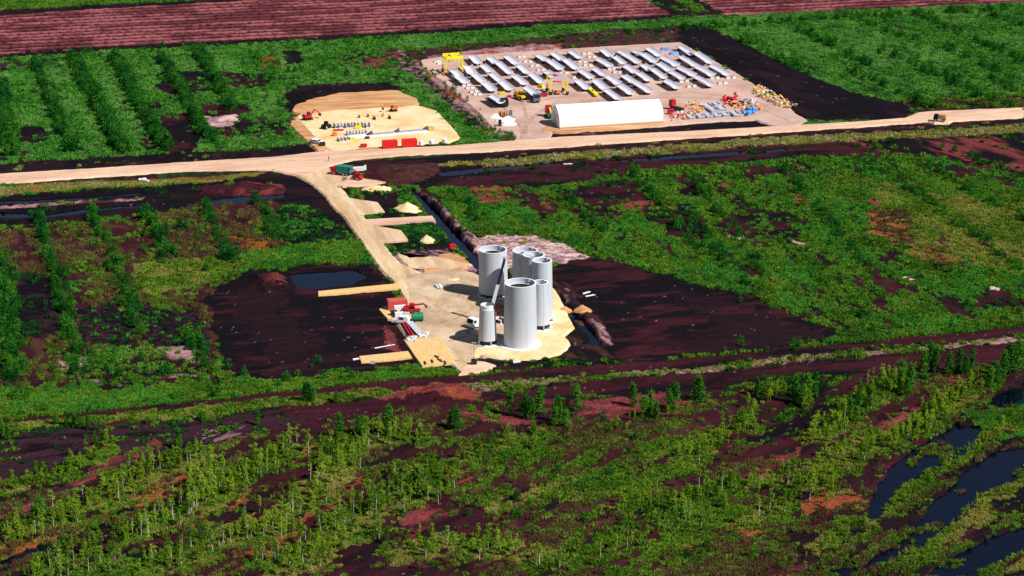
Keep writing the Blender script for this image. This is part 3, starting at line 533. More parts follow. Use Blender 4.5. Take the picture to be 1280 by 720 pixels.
# ---------------------------------------------------------------- vehicles and machines
def wheel(root, x, y, r, w=.32, z=None, name='wheel'):
    z = r if z is None else z; m = MB(); m.cyl((x, y-w/2, z), (x, y+w/2, z), r, n=20); o = m.build(name, M['black'], root)
    h = MB(); s_ = 1 if y > 0 else -1; h.cyl((x, y+s_*w/2, z), (x, y+s_*(w/2+.03), z), r*.55, n=14); h.build('rim', M['rail'], o); return o
def cab(root, x, l=2.0, w=2.4, z0=.6, h=2.1, m='white', sx=1, name='cab'):
    """a truck cab with raked screen at +x"""
    b = MB(); hl = l/2; y = w/2
    vs = [(x-hl,-y,z0),(x+hl,-y,z0),(x+hl,y,z0),(x-hl,y,z0),(x-hl,-y,z0+h),(x+hl*.72,-y*.96,z0+h),(x+hl*.72,y*.96,z0+h),(x-hl,y,z0+h),(x+hl,-y,z0+h*.45),(x+hl,y,z0+h*.45)]
    b.add(vs, [(0,3,2,1),(4,5,6,7),(0,1,8,5,4),(2,3,7,6,9),(3,0,4,7),(1,2,9,8),(8,9,6,5)]); o = b.build(name, M[m], root)
    g_ = MB(); g_.add([(x+hl+.01,-y*.88,z0+h*.48),(x+hl+.01,y*.88,z0+h*.48),(x+hl*.75+.01,y*.84,z0+h*.95),(x+hl*.75+.01,-y*.84,z0+h*.95)], [(0,1,2,3)]); g_.build('windscreen', M['glass'], o)
    for s_ in (-1, 1):
        q = MB(); q.box((x+hl*.2, s_*(y+.005), z0+h*.68), (l*.45, .03, h*.34)); q.build('side_window', M['glass'], o)
    return o
def truck_base(name, p, rz, label, length, wheels, m='white', group=None, cat='truck'):
    root = empty(name, p, rz, label, cat, group); c = MB(); c.box((0, 0, .85), (length, .9, .3)); c.build('chassis', M['dark'], root)
    for x in wheels:
        for s_ in (-1, 1): wheel(root, x, s_*1.05, .52)
    return root
def head(a, b):                                    # heading on the ground between two photo points
    p, q = g(*a), g(*b); return math.atan2(q.y-p.y, q.x-p.x)
# mobile crane: carrier between the sections, boom raised to the right
pc = g(606, 405.5, .49); hd = head((622, 402), (590, 411.5))
cr = truck_base('mobile_crane', pc, hd, 'white mobile crane with raised telescopic boom parked behind the small collared section', 9.6, (-3.6, -2.1, 1.6, 3.1), cat='mobile crane')
bb = MB(); bb.box((-.6, 0, 1.35), (7.6, 2.5, .75)); bb.build('carrier_deck', M['white'], cr); cab(cr, 4.1, 1.9, 2.5, .55, 2.1)
inv = Matrix.Rotation(-hd, 3, 'Z'); tipw = g(566, 391, .49)+Vector((sd.x, sd.y, sd.z))*(17.3/sd.z); tl = inv @ (tipw-pc); piv = Vector((-1.9, 0, 2.6))
# the boom's top end is placed where its shadow on the gravel and its outline agree
sup = MB(); sup.box((-1.6, 0, 2.25), (3.0, 2.3, 1.1)); sup.build('superstructure', M['red'], cr)
cw = MB(); cw.box((-3.6, 0, 2.3), (1.1, 2.5, 1.2)); cw.build('counterweight', M['dark'], cr); op = MB(); op.box((-.4, .8, 2.6), (1.6, .8, 1.6), taper=.85); op.build('operator_cab', M['glass'], cr)
dv = tl-piv; bm_ = MB(); bm_.bar(piv, piv+dv*.52, .72, .85); bo = bm_.build('boom', M['white'], cr)
b2 = MB(); b2.bar(piv+dv*.50, tl, .55, .62); b2.build('boom_extension', M['dark'], bo); b3 = MB(); b3.box(tl, (.7, .5, .6)); b3.build('boom_head', M['rail'], bo)
rm = MB(); rm.cyl((0, 0, 2.4), piv+dv*.3-Vector((0, 0, .3)), .16, n=10); rm.build('lift_ram', M['rail'], cr)
cb = MB(); cb.cyl(tl, tl-Vector((0, 0, 6)), .035, n=6); cb.build('cable', M['dark'], cr); hk = MB(); hk.box(tl-Vector((0, 0, 6.3)), (.35, .3, .7)); hk.build('hook', M['yellow'], cr)
for sx in (-3.2, 2.6):
    for s_ in (-1, 1): o_ = MB(); o_.bar((sx, 0, .95), (sx, s_*2.6, .95), .22); o_.bar((sx, s_*2.6, .95), (sx, s_*2.6, .1), .18); o_.cyl((sx, s_*2.6, 0), (sx, s_*2.6, .1), .4, n=12); o_.build('outrigger', M['white'], cr)
def car(name, p, rz, label, m='white', l=4.7, van=False, group=None):
    root = empty(name, p, rz, label, 'van' if van else 'car', group); y = .9; h1 = .95; h2 = 1.95 if van else 1.5
    pr = [(-l/2,.35),(l/2,.35),(l/2,.8),(l/2-.25,h1),(l/2-1.1,h1+.08),(l/2-1.9,h2),(-l/2+.35,h2),(-l/2,h1)]
    b = MB(); n = len(pr); b.add([(x,-y,z) for x, z in pr]+[(x,y,z) for x, z in pr], [tuple(range(n)), tuple(range(2*n-1, n-1, -1))]+[(i, n+i, n+(i+1) % n, (i+1) % n) for i in range(n)]); b.build('body', M[m], root)
    q = MB(); q.add([(l/2-1.13,-y*.86,h1+.13),(l/2-1.13,y*.86,h1+.13),(l/2-1.82,y*.8,h2-.08),(l/2-1.82,-y*.8,h2-.08)], [(0,1,2,3)]); o = q.build('windscreen', M['glass'], root); o.location = (.02, 0, .015)
    for s_ in (-1, 1): q = MB(); q.box((l/2-2.5, s_*(y+.004), h1+(h2-h1)*.5), (1.2, .02, (h2-h1)*.6)); q.build('side_window', M['glass'], root)
    for x in (-l/2+.9, l/2-.9):
        for s_ in (-1, 1): wheel(root, x, s_*(y-.1), .34, .22)
    return root
def container(p, rz, label, m='red', l=6.06, w=2.44, h=2.6, group=None, name='shipping_container', cat='container'):
    root = empty(name, p, rz, label, cat, group); b = MB(); b.box((0, 0, h/2+.12), (l, w, h)); b.build('body', M[m], root)
    for s_ in (-1, 1):
        rb = MB()
        for i in range(int(l/.28)): rb.box((-l/2+.2+i*.28, s_*(w/2+.02), h/2+.12), (.12, .04, h-.3))
        rb.build('corrugation', M[m], root)
    for s_ in (-1, 1):
        e = MB(); e.box((s_*(l/2-.06), 0, .06), (.16, w+.06, .12)); e.box((s_*(l/2-.06), w/2, h/2+.12), (.16, .16, h+.06)); e.box((s_*(l/2-.06), -w/2, h/2+.12), (.16, .16, h+.06)); e.build('corner_frame', M['dark'] if m == 'dark' else M[m], root)
    for s_ in (-1, 1): d = MB(); d.box((l/2+.03, s_*w/4, h/2+.12), (.05, w/2-.12, h-.25)); dd = d.build('door', M[m], root); k = MB(); k.cyl((l/2+.1, s_*.15, .4), (l/2+.1, s_*.15, h-.2), .03, n=6); k.build('lock_rod', M['rail'], dd)
    return root
AX = R(13.5); AY = R(-76)
# beside the road: red container, machines, tank, steel sheets
container(g(496.5,385,.5), AX, 'faded red shipping container on the planks beside the access road', 'fadedred', 5.0, 2.4, 2.3)
def crate(name, p, rz, d, m, label, cat, group=None, lid=None, taper=1.0):
    root = empty(name, p, rz, label, cat, group); b = MB(); b.box((0, 0, d[2]/2+.06), d, taper=taper); b.build('body', M[m], root)
    l = MB(); l.box((0, 0, d[2]+.1), (d[0]*taper+.06, d[1]*taper+.06, .07)); l.build('lid', M[lid or m], root)
    for s_ in (-1, 1): k = MB(); k.box((s_*d[0]*.35, 0, .03), (.15, d[1], .06)); k.build('skid', M['dark'], root)
    return root
crate('site_cabin', g(500,389.5,.5), AX, (3.0,1.2,1.5), 'white', 'low white cabin in front of the faded red container', 'cabin')
def telehandler(p, rz, label, m='red', s=1.0, up=12):
    root = empty('telehandler', p, rz, label, 'telehandler'); root.scale = (s,)*3
    b = MB(); b.box((-.2, 0, .95), (4.2, 1.5, .55)); b.box((-1.6, 0, 1.4), (1.3, 1.6, .6), taper=.85); b.build('body', M[m], root)
    a = R(up); q = MB(); q.bar((-1.8, -.45, 1.9), (-1.8+5.2*math.cos(a), -.45, 1.9+5.2*math.sin(a)), .34, .4); bo = q.build('boom', M[m], root)
    f = MB(); ex = (-1.8+5.2*math.cos(a), -.45, 1.9+5.2*math.sin(a)); f.bar(ex, (ex[0]+.5, -.45, ex[2]-.7), .25); f.box((ex[0]+.6, -.2, ex[2]-.75), (.15, 1.3, .7)); f.box((ex[0]+1.1, .2, ex[2]-1.05), (1.1, .12, .06)); f.box((ex[0]+1.1, -.6, ex[2]-1.05), (1.1, .12, .06)); f.build('fork', M['dark'], bo)
    c = MB(); c.box((-.1, .5, 1.85), (1.4, .85, 1.3), taper=.88); cc = c.build('cab', M['glass'], root); r = MB(); r.box((-.1, .5, 2.53), (1.35, .82, .06)); r.build('roof', M[m], cc)
    for x in (-1.5, 1.4):
        for s_ in (-1, 1): wheel(root, x, s_*.95, .6, .4)
    return root
telehandler(g(515,391.5,.5), R(-12), 'bright red telehandler with lowered boom beside the white cabin', s=1.0)
container(g(499,396,.5), AX, 'small white storage box on the gravel in front of the red telehandler', 'white', 2.2, 1.2, 1.1, name='storage_box', cat='box')
crate('generator', g(508.5,396.5,.5), AX, (1.4,1.1,1.1), 'lightgrey', 'grey generator between the red telehandler and the green tank', 'generator')
crate('generator', g(492.5,393.5,.5), AX, (1.6,1.0,1.0), 'dark', 'small dark generator at the left end of the white cabin', 'generator')
tk = empty('fuel_tank', g(522.5,401,.5), R(10), 'dark green round fuel tank near the red telehandler', 'tank')
m = MB(); m.cyl((-1.5, 0, 1.15), (1.3, 0, 1.15), 1.05, n=28); m.build('tank_shell', M['green'], tk); m = MB(); m.cyl((-1.55, 0, 1.15), (-1.5, 0, 1.15), 1.0, n=28); m.build('end_cap', M['dark'], tk)
for x in (-.9, .8): m = MB(); m.box((x, 0, .14), (.25, 1.7, .28)); m.build('cradle', M['dark'], tk)
car('white_van', g(501,403.5,.5), R(170), 'white van parked left of the green fuel tank', van=True, l=4.4)
for (a, b, w_, lab) in (((503,405),(512,420),.6,'rusty steel beam, left of a parallel pair at the pad edge'), ((506.5,404.5),(515.5,419.5),.6,'rusty steel beam, right of a parallel pair at the pad edge')):
    p, q = g(*a, .5), g(*b, .5); c = (p+q)/2; L = (q-p).length; rt_ = empty('steel_beam', c, math.atan2((q-p).y, (q-p).x), lab, 'beam', 'steel beams at the pad edge')
    m = MB(); m.box((0, 0, .32), (L, w_*.3, .4)); m.build('web', M['darkred'], rt_)
    for z in (.08, .55): m = MB(); m.box((0, 0, z), (L, w_*.6, .06)); m.build('flange', M['darkred'], rt_)
p, q = g(512,405,.5), g(524.5,419,.5); c = (p+q)/2; rt_ = empty('steel_plate', c, math.atan2((q-p).y, (q-p).x), 'long grey steel plate box lying right of the rusty beams', 'steel plate')
m = MB(); m.box((0, 0, .62), ((q-p).length, 1.7, .22)); m.build('plate', M['lightgrey'], rt_)
for x in (-3, 0, 3): m = MB(); m.box((x, 0, .25), (.3, 1.6, .5)); m.build('bearer', M['dark'], rt_)
for (u, v, lab) in ((531,419,'white sacks and offcuts heaped at the end of the steel plate'), (517,425,'white sacks heaped at the lower end of the rusty beams'), (552,359,'white sacks heaped on bare gravel behind the assembly pad')):
    rt_ = empty('sack_heap', g(u, v, .5), 0, lab, 'sack heap')
    for k in range(9): m = MB(); m.box((rnd.uniform(-1.6,1.6), rnd.uniform(-1.2,1.2), rnd.uniform(.15,.5)), (rnd.uniform(.6,1.2), rnd.uniform(.5,.9), rnd.uniform(.25,.5)), rnd.uniform(0,3), taper=.7); m.build('sack', M['white' if rnd.random() < .7 else 'lightgrey'], rt_)
for k, (u, v) in enumerate(((531,454),(540,452),(550,451),(545.5,446.5),(556,453.5))):
    rt_ = empty('timber_block', g(u, v, .54), rnd.uniform(-1.5,-1), ['dark timber bar at the left of the plank deck','dark timber bar second from the left on the plank deck','short dark timber bar right of centre on the plank deck','timber bar lying topmost on the wide plank deck','timber bar by the right corner of the plank deck'][k], 'timber bar', 'timber bars on the plank deck'); m = MB()
    m.box((0, 0, .1), (2.2, .3, .2)); m.build('beam', M['dark'], rt_); m = MB(); m.box((.2, .3, .3), (1.2, .25, .2), .2); m.build('offcut', M['timber'], rt_)
rt_ = empty('lighting_mast', g(592.5,455,.5), 0, 'thin mast on a dark generator box at the lower tip of the site road', 'lighting mast')
m = MB(); m.box((0, 0, .65), (1.4, 1.1, 1.1)); m.build('generator_box', M['dark'], rt_); m = MB(); m.cyl((0, 0, 1.1), (0, 0, 5.4), .07, .04, n=8); m.build('mast', M['dark'], rt_)
for s_ in (-1, 1): m = MB(); m.box((s_*.3, 0, 5.4), (.4, .2, .3)); m.build('floodlight', M['rail'], rt_)
# red lifting frame beneath the back left section
rt_ = empty('lifting_frame', g(624,384.5,.5), R(20), 'red steel lifting frame on the ground between the back and front sections', 'lifting frame')
for x in (-1.4, 1.4): m = MB(); m.bar((x, -.8, .1), (0, 0, 1.2), .16); m.bar((x, .8, .1), (0, 0, 1.2), .16); m.bar((x, -.8, .1), (x, .8, .1), .16); m.build('leg', M['red'], rt_)
m = MB(); m.bar((-1.4, -.8, .1), (1.4, -.8, .1), .16); m.bar((-1.4, .8, .1), (1.4, .8, .1), .16); m.build('crossbar', M['orange'], rt_)
crate('fuel_box', g(565.5,310.5,.1), AX, (1.5,1.0,1.1), 'red', 'small bright red box at the edge of the ditch behind the site', 'box')
# timber posts of a stump and a signboard down on the verge
rt_ = empty('signpost', g(466,463,.1), 0, 'small grey board on a post in the grass below the lower plank deck', 'signpost'); m = MB(); m.cyl((0,0,0),(0,0,2.2),.08,n=8); m.build('post', M['dark'], rt_); m = MB(); m.box((0,-.1,2.1),(1.1,.06,.8)); m.build('board', M['lightgrey'], rt_)
# ---- mounds
def mound(name, u, v, rx, ry, h, m, label, cat='pile', rz=0, z=.1, seed=1):
    c = g(u, v, z); me = MB(); N, K2 = 40, 9; vs = [(0, 0, h)]
    for j in range(1, K2+1):
        for i in range(N):
            a = 2*math.pi*i/N; r = j/K2*(1+.22*(vn(np.array([math.cos(a)*1.7+seed*5]), np.array([math.sin(a)*1.7]), seed)[0]-.5)*2); zz = h*max(0, 1-j/K2)**.95*(1+.25*(vn(np.array([math.cos(a)*r*4.+9]), np.array([math.sin(a)*r*4.]), seed+3)[0]-.5)) if j < K2 else -.35
            x, y = rx*r*math.cos(a), ry*r*math.sin(a); vs.append((x*math.cos(rz)-y*math.sin(rz), x*math.sin(rz)+y*math.cos(rz), zz))
    fs = [(0, 1+i, 1+(i+1) % N) for i in range(N)]
    for j in range(K2-1):
        for i in range(N): a, b = 1+j*N+i, 1+j*N+(i+1) % N; fs.append((a, a+N, b+N, b))
    me.add(vs, fs, True); o = me.build(name, m, None, auto=60); o.location = c; return tag(o, label, cat)
mound('sand_pile',470,236,4.6,2.8,1.3,M['sand'],'pale sand pile at the end of the first side pad near the junction', seed=2)
mound('sand_pile',479,236.5,3.4,2.6,1.1,M['sand'],'low sand pile touching the right of the pile by the first side pad', seed=3)
mound('sand_pile',509,261.5,4.4,3.2,2.3,M['sand'],'pointed sand pile beside the ditch above the long plank strip', seed=4)
mound('sand_pile',518,263.5,2.8,2.2,.8,M['sand'],'flat sand spill to the right of the pointed pile', seed=8)
mound('sand_pile',533.5,301.5,2.6,2.6,2.0,M['sand'],'small conical sand pile in the grass below the plank strip', seed=5)
mound('sand_pile',568,351,3.6,2.2,.7,M['sand'],'low orange sand patch on the brushwood behind the assembly pad', seed=6)
mound('soil_heap',706,388.5,2.0,1.6,1.3,M['sandbrown'],'pinkish soil heap on the far side of the pad ditch', seed=7)
mound('soil_heap',728,388,2.4,1.6,1.6,M['sandbrown'],'orange topped soil heap on the ridge right of the ditch', seed=9, z=.9)
mound('soil_heap',735,167,3,2,.9,M['brush'],'dark soil heap in front of the white fabric hall', seed=12)
# ---- junction: truck, boxes
pj = g(427,218.5,.45); hj = head((434,216),(415,219.5))
tr_ = truck_base('covered_truck', pj, head((436,219),(414,216.5)), 'green covered truck with a red cab at the road junction', 6.4, (-2.4, -1.3, 2.2), cat='truck')
m = MB(); m.box((-1.1, 0, 2.1), (5.0, 2.5, 2.1)); cc = m.build('cargo_box', M['teal'], tr_); cab(tr_, 2.5, 1.7, 2.4, .6, 2.0, 'red')
for x in (-3.5, -1.1, 1.3): m = MB(); m.box((x, 0, 2.1), (.14, 2.6, 2.2)); m.build('cover_rib', M['green'], cc)
crate('white_container', g(446.5,213.5,.45), AX, (4.6,1.4,1.1), 'white', 'long low white box standing behind the covered truck at the junction', 'container')
telehandler(g(446,224.5,.45), R(150), 'small bright red loader beside the covered truck at the junction', s=.85, up=25)
crate('sign_box', g(456.5,212.5,.2), AX, (.7,.5,1.5), 'conc_white', 'small pale box at the end of the long white box near the junction', 'box')
def person(u, v, label, shirt, z=.6):
    root = empty('person', g(u, v, z), rnd.uniform(0, 6), label, 'person')
    b = MB(); b.cyl((-.1,0,0),(-.09,0,.85),.07,.1,n=8); b.cyl((.1,0,0),(.09,0,.85),.07,.1,n=8); b.cyl((0,0,.8),(0,0,1.42),.17,.21,n=10); b.cyl((0,0,1.4),(0,0,1.55),.07,n=8)
    b.cyl((-.22,0,1.4),(-.28,.08,.8),.055,.045,n=6); b.cyl((.22,0,1.4),(.28,.08,.8),.055,.045,n=6); b.lathe([(0,1.5),(.09,1.55),(.11,1.65),(.08,1.75),(0,1.79)],10); b.build('body', M[shirt], root); return root
person(411,201.5,'person in dark blue clothes standing on the road at the junction','cabblue',.55)
# ---- sand yard
container(g(487.3,184.3,.62), AX, 'bright red shipping container, left of the pair beside the main road', 'red', 5.0, 2.4, 2.35, group='red containers beside the main road')
container(g(511.7,182.8,.62), AX, 'bright red shipping container, right of the pair beside the main road', 'red', 5.0, 2.4, 2.35, group='red containers beside the main road')
def small_tank(u, v, label, m='conc_white'):
    root = empty('water_tank', g(u, v, .6), 0, label, 'tank', 'small tanks beside the red containers'); b = MB(); b.cyl((0,0,.15),(0,0,1.4),.85,n=24); b.build('tank_body', M[m], root)
    b = MB(); b.cyl((0,0,1.4),(0,0,1.55),.7,.3,n=24); b.build('lid', M['white'], root); b = MB(); b.box((0,0,.07),(1.6,1.6,.14)); b.build('pallet', M['timber'], root)
small_tank(526.5,181.5,'pinkish white water tank nearest the red containers'); small_tank(539.5,180,'white water tank in the middle of the row of three'); small_tank(556,178.5,'white water tank at the right end of the row')
crate('tool_box', g(454.5,183.6,.62), AX, (2.2,1.1,.9), 'red', 'low bright red box at the left end of a timber strip by the main road', 'box')
rt_ = empty('timber_strip', g(462,185.5,.62), R(13), 'long low timber stack beside the main road left of the red containers', 'timber stack')
for k in range(5): m = MB(); m.box((k*.1, -.6+k*.3, .12+.02*k), (9-k*.4, .22, .16)); m.build('plank', M['timber'], rt_)
def excavator(p, rz, label, m='orange', s=1.0, arm=1.0):
    root = empty('excavator', p, rz, label, 'excavator'); root.scale = (s,)*3
    for s_ in (-1, 1): b = MB(); b.box((0, s_*1.0, .42), (3.3, .5, .75), taper=.85); b.build('track', M['black'], root)
    b = MB(); b.box((-.4, 0, 1.4), (2.9, 2.3, .95)); b.box((-1.5, 0, 1.6), (.7, 2.3, 1.0), taper=.9); b.build('body', M[m], root)
    c = MB(); c.box((.7, .65, 2.0), (1.2, .9, 1.5), taper=.88); cc = c.build('cab', M['glass'], root); r = MB(); r.box((.7, .65, 2.78), (1.15, .85, .07)); r.build('roof', M[m], cc)
    q = MB(); q.bar((.9, -.25, 1.5), (2.9, -.25, 3.6*arm), .3, .4); bo = q.build('boom', M[m], root); q = MB(); q.bar((2.8, -.25, 3.6*arm), (4.9, -.25, 1.9), .24, .3); q.build('stick', M[m], bo)
    q = MB(); q.box((5.0, -.25, 1.3), (.7, .9, .9), taper=1.25); q.build('bucket', M['dark'], bo); return root
excavator(g(492,138.5,.8), R(-160), 'small white and orange excavator at the edge of the brown sand', 'orange', .8)
excavator(g(385,149.5,.65), R(35), 'dark red excavator at the left corner of the sand yard', 'darkred', .95)
ro = empty('road_roller', g(408,160.5,.65), R(60), 'dark road roller at the left of the formwork on the sand yard', 'road roller')
m = MB(); m.cyl((1.2,-.9,.7),(1.2,.9,.7),.7,n=24); m.build('drum', M['dark'], ro); m = MB(); m.box((-.6,0,1.2),(2.2,1.5,.9)); m.build('body', M['black'], ro); m = MB(); m.box((-.1,0,2.1),(1.1,1.3,1.0),taper=.9); m.build('cab', M['glass'], ro)
for s_ in (-1, 1): wheel(ro, -1.2, s_*.8, .7, .45)
def formwork(u, v, rz, d, m, label, group, z=.64):
    root = empty('formwork_unit', g(u, v, z), rz, label, 'formwork', group); b = MB(); b.box((0,0,d[2]/2),(d[0],.14,d[2])); b.build('panel', M[m], root)
    for x in (-.4,0,.4): q = MB(); q.bar((x*d[0],.1,d[2]*.92),(x*d[0],d[1],.06),.1); q.build('brace', M['rail'], root)
    q = MB(); q.box((0,d[1]/2+.1,.05),(d[0],d[1],.1)); q.build('foot_frame', M['white'], root); return root
FWL = []
fw = formwork(418,159.5,R(-70),(2.6,1.1,1.5),'greysteel','grey blue formwork frame, 1st from left in the rear row on the sand yard','rear row of formwork frames')
for i in range(1, 11):
    o = copy_tree(fw); o.location = g(418+i*4.3+rnd.uniform(-.6,.6), 159.5-i*.12+rnd.uniform(-.7,.7), .64); o.rotation_euler.z = R(-70+rnd.uniform(-9,9)); o['label'] = f'grey blue formwork frame, {nth(i+1)} from left in the rear row on the sand yard'
fw2 = formwork(434,168.3,R(-70),(2.2,1.0,1.3),'lightgrey','pale formwork frame, 1st from left on the white slab, front row','front row of formwork frames', z=.8)
for i in range(1, 7): o = copy_tree(fw2); o.location = g(434+i*3.9, 168.3-i*.25, .8); o.rotation_euler.z = R(-70+rnd.uniform(-6,6)); o['label'] = f'pale formwork frame, {nth(i+1)} from left on the white slab, front row'
fw3 = formwork(423,176.5,R(-60),(2.2,1.0,1.1),'greysteel','low grey formwork frame, 1st from left at the lower left of the sand yard','lower left formwork frames')
for i in range(1, 4): o = copy_tree(fw3); o.location = g(423+i*4.2, 176.5-i*.5, .64); o.rotation_euler.z = R(-60+rnd.uniform(-15,15)); o['label'] = f'low grey formwork frame, {nth(i+1)} from left at the lower left of the sand yard'
p, q = g(432,172.5,.64), g(534,163.5,.64); L = (q-p).length; cb_ = empty('casting_bed', (p+q)/2, math.atan2((q-p).y,(q-p).x), 'long white concrete casting bed with a grey channel on the sand yard', 'casting bed')
m = MB(); m.box((0,0,.1),(L,4.4,.2)); m.build('slab', M['conc_white'], cb_)
for a, b_ in ((.31,.62),(.64,.985)): m = MB(); m.box((L*((a+b_)/2-.5),.75,.34),(L*(b_-a),1.5,.26)); m.build('channel', M['greysteel'], cb_)
for a in (.3, .63, .985): m = MB(); x=L*(a-.5); m.add([(x-1.1,.1,.2),(x+1.1,.1,.2),(x+1.1,1.7,.2),(x-1.1,1.7,.2),(x+.9,.9,1.7)],[(0,1,4),(1,2,4),(2,3,4),(3,0,4)]); m.build('end_stop', M['dark'], cb_)
crate('yellow_box', g(448,160.5,.64), 0, (2.2,1.2,.8), 'yellow2','yellow box in front of the rear row of formwork frames','box'); crate('yellow_box', g(439.5,174.8,.64), 0, (2.4,1.2,.7), 'yellow2','yellow box at the left end below the long casting bed','box')
crate('cardboard_box', g(418.5,169.5,.64), .4, (1.3,1.1,1.1), 'orange','orange crate left of the front formwork row','crate'); crate('cardboard_box', g(538,162.5,.64), .4, (2.0,1.4,1.0), 'timber','brown crate at the right end of the long casting bed','crate')
crate('dark_box', g(459,173.3,.64), .2, (1.5,.8,.6), 'dark','small dark box in front of the casting bed','box'); crate('red_bundle', g(423,163.5,.64), .2, (3.6,.6,.4), 'darkred','thin dark red bundle below the rear formwork row','bundle')
for k,(u,v) in enumerate(((449,147),(460,146),(468,149),(487,148),(479,145.5))):
    rt_ = empty('sheet_pile', g(u,v,.63), R(-70), ['dark sheet pile standing leftmost in the trench line','dark sheet pile second from the left in the trench line','dark sheet pile at the middle of the trench line','dark sheet pile rightmost in the trench line','pale sheet pile between two dark ones in the trench line'][k],'sheet pile','sheet piles on the sand yard'); m=MB(); m.box((0,0,.5),(2.6 if k in (2,3) else 1.2,.3,1.0)); m.build('sheet',M['dark' if k<4 else 'timber'],rt_); m=MB(); m.box((0,.1,1.05),(1.2,.5,.1)); m.build('cap',M['timber'],rt_)
car('pickup_truck', g(396,179.5,.66), R(-30), 'white pickup parked at the lower left edge of the sand yard', l=4.8); crate('grey_box', g(403.5,182,.66), .3, (1.6,1.2,1.1), 'dark','dark box right of the white pickup on the sand yard','box')
# ---------------------------------------------------------------- storage yard: concrete shells
SH = """589.3,70.7,597,78.5 584,83,589.5,92 602,82,611,89 592,93.5,602,102 612.7,92,622.5,100 605,104,614.6,112.5 625.3,102,636,111.5 565,88,573,95 571,96,580.6,103 610.7,72.5,619.5,79.3
622.4,79.3,636,91 632,70.6,643.8,79.3 647.7,82.2,658.4,91 641.8,95,654.5,104.6 663.2,93,675,102.7 671,69.6,681.7,76 685.6,76.4,699.2,86 689.5,66.7,702,75.4 706,75.4,718.7,85.2 681.7,90,689.5,95
711.5,64.6,723,72 724,88.5,737.5,97 720.8,101,732.3,110.4 741.7,86,753,93.8 744.8,74,760.4,82.3 752,62.5,761.5,69.8 766.7,70.8,778,79 771.9,64.6,782.3,69.8 783.3,70.8,795.8,78 790.6,64.6,801,68.8
779.2,82.3,792.7,90.6 757.3,95.8,770.8,104.2 742.7,101,754.2,110.4 756,112.5,770.8,123 773,106.8,787.5,116.7 778,94.8,790.6,103 793.8,104.2,810.4,114.6 796.9,91.7,809.4,100 808.3,60.6,822,69 802,68,816.7,77.3
802,81.5,811.5,87.7 814.6,86.7,829,97 820.8,79.4,834.4,87.7 826,72,843.8,81.5 836.5,89.8,851,98 830.2,101,844.8,109.6 845.8,84.6,864.6,94 849,71,866.7,81.5 849,58.5,863.5,68 867.7,65.8,886.5,78.3
868.8,83.5,888.5,94 887.5,82.5,907.3,93 867.7,96,887.5,106.5"""
SH = [tuple(float(c) for c in t.split(',')) for t in SH.split()]
def make_shell(width, pitchd=88, label=None, parent=None):
    """open trough of a quarter shell, concave side up, 1 m long local X scaled by the copy"""
    rad = width/2/math.sin(R(pitchd/2)); th = .28; n = 14; o_, i_ = [], []
    for k in range(n+1):
        a = R(-pitchd/2+pitchd*k/n); o_.append((rad*math.sin(a), rad-rad*math.cos(a))); i_.append(((rad-th)*math.sin(a), rad-(rad-th)*math.cos(a)))
    loop = o_+i_[::-1]; N = len(loop); m = MB(); m.add([(-.5, y, z+.85) for y, z in loop]+[(.5, y, z+.85) for y, z in loop], [tuple(range(N)), tuple(range(2*N-1, N-1, -1))]+[(i, N+i, N+(i+1) % N, (i+1) % N) for i in range(N)])
    return m
shm = {}
for key, wd in (('a', 3.7), ('b', 4.0), ('c', 4.3)):
    mb = make_shell(wd, 108); o = mb.build('shell', M['conc_shell']); shm[key] = o.data; bpy.data.objects.remove(o)
mb = MB(); mb.box((0, 0, .42), (.5, 2.6, .84)); mb.add([(-.22, -1.3, .84), (.22, -1.3, .84), (.22, -.9, .84), (-.22, -.9, .84), (-.2, -1.3, 1.1), (.2, -1.3, 1.1)], [(0,1,2,3),(0,4,5,1),(0,3,4),(1,5,2),(3,2,5,4)]); o = mb.build('bearer', M['dark']); bear = o.data; bpy.data.objects.remove(o)
shl = []
for (a, b, c, d) in SH:
    p, q = g(a, b, 1.7), g(c, d, 1.7); shl.append((along(p.x, p.y, -76), along((p.x+q.x)/2, (p.y+q.y)/2, 14), p, q))
# number them by file (down the yard) and place in the file so that each label is its own
ordn = ['first','second','third','fourth','fifth','sixth','seventh','eighth','ninth','tenth','eleventh','twelfth','thirteenth','fourteenth','fifteenth']
srt = sorted(range(len(shl)), key=lambda i: shl[i][1]); files = []
for i in srt:
    if files and shl[i][1]-shl[files[-1][-1]][1] < 1.6 and len(files[-1]) < 6: files[-1].append(i)
    else: files.append([i])
nfile = 0
for fi, fl in enumerate(files):
    fl.sort(key=lambda i: -shl[i][2].y)
    for k, i in enumerate(fl):
        _, _, p, q = shl[i]; L = min(max((q-p).length+1.2, 9), 20.5); c = (p+q)/2; v_ = (p.x*7.3) % 3
        side = f'{ordn[fi]} file from the left' if fi < 15 else (ordn[len(files)-fi-1]+' file from the right') if len(files)-fi > 1 else 'rightmost file'
        pos = 'only one' if len(fl) == 1 else 'farthest' if k == 0 else 'nearest' if k == len(fl)-1 else ordn[k]+' from the back'
        root = empty('tower_shell', (c.x, c.y, .44), math.atan2((q-p).y, (q-p).x), f'curved concrete shell in the storage yard, {side}, {pos}', 'concrete shell', 'curved concrete shells laid out in the storage yard')
        key = 'abc'[int(v_) % 3]; o = bpy.data.objects.new('shell', shm[key]); COL.objects.link(o); o.parent = root; o.scale = (L, 1, 1)
        for s_ in (-1, 1): o = bpy.data.objects.new('bearer', bear); COL.objects.link(o); o.parent = root; o.location = (s_*L*.36, 0, 0)
print('FILES', [len(f) for f in files])
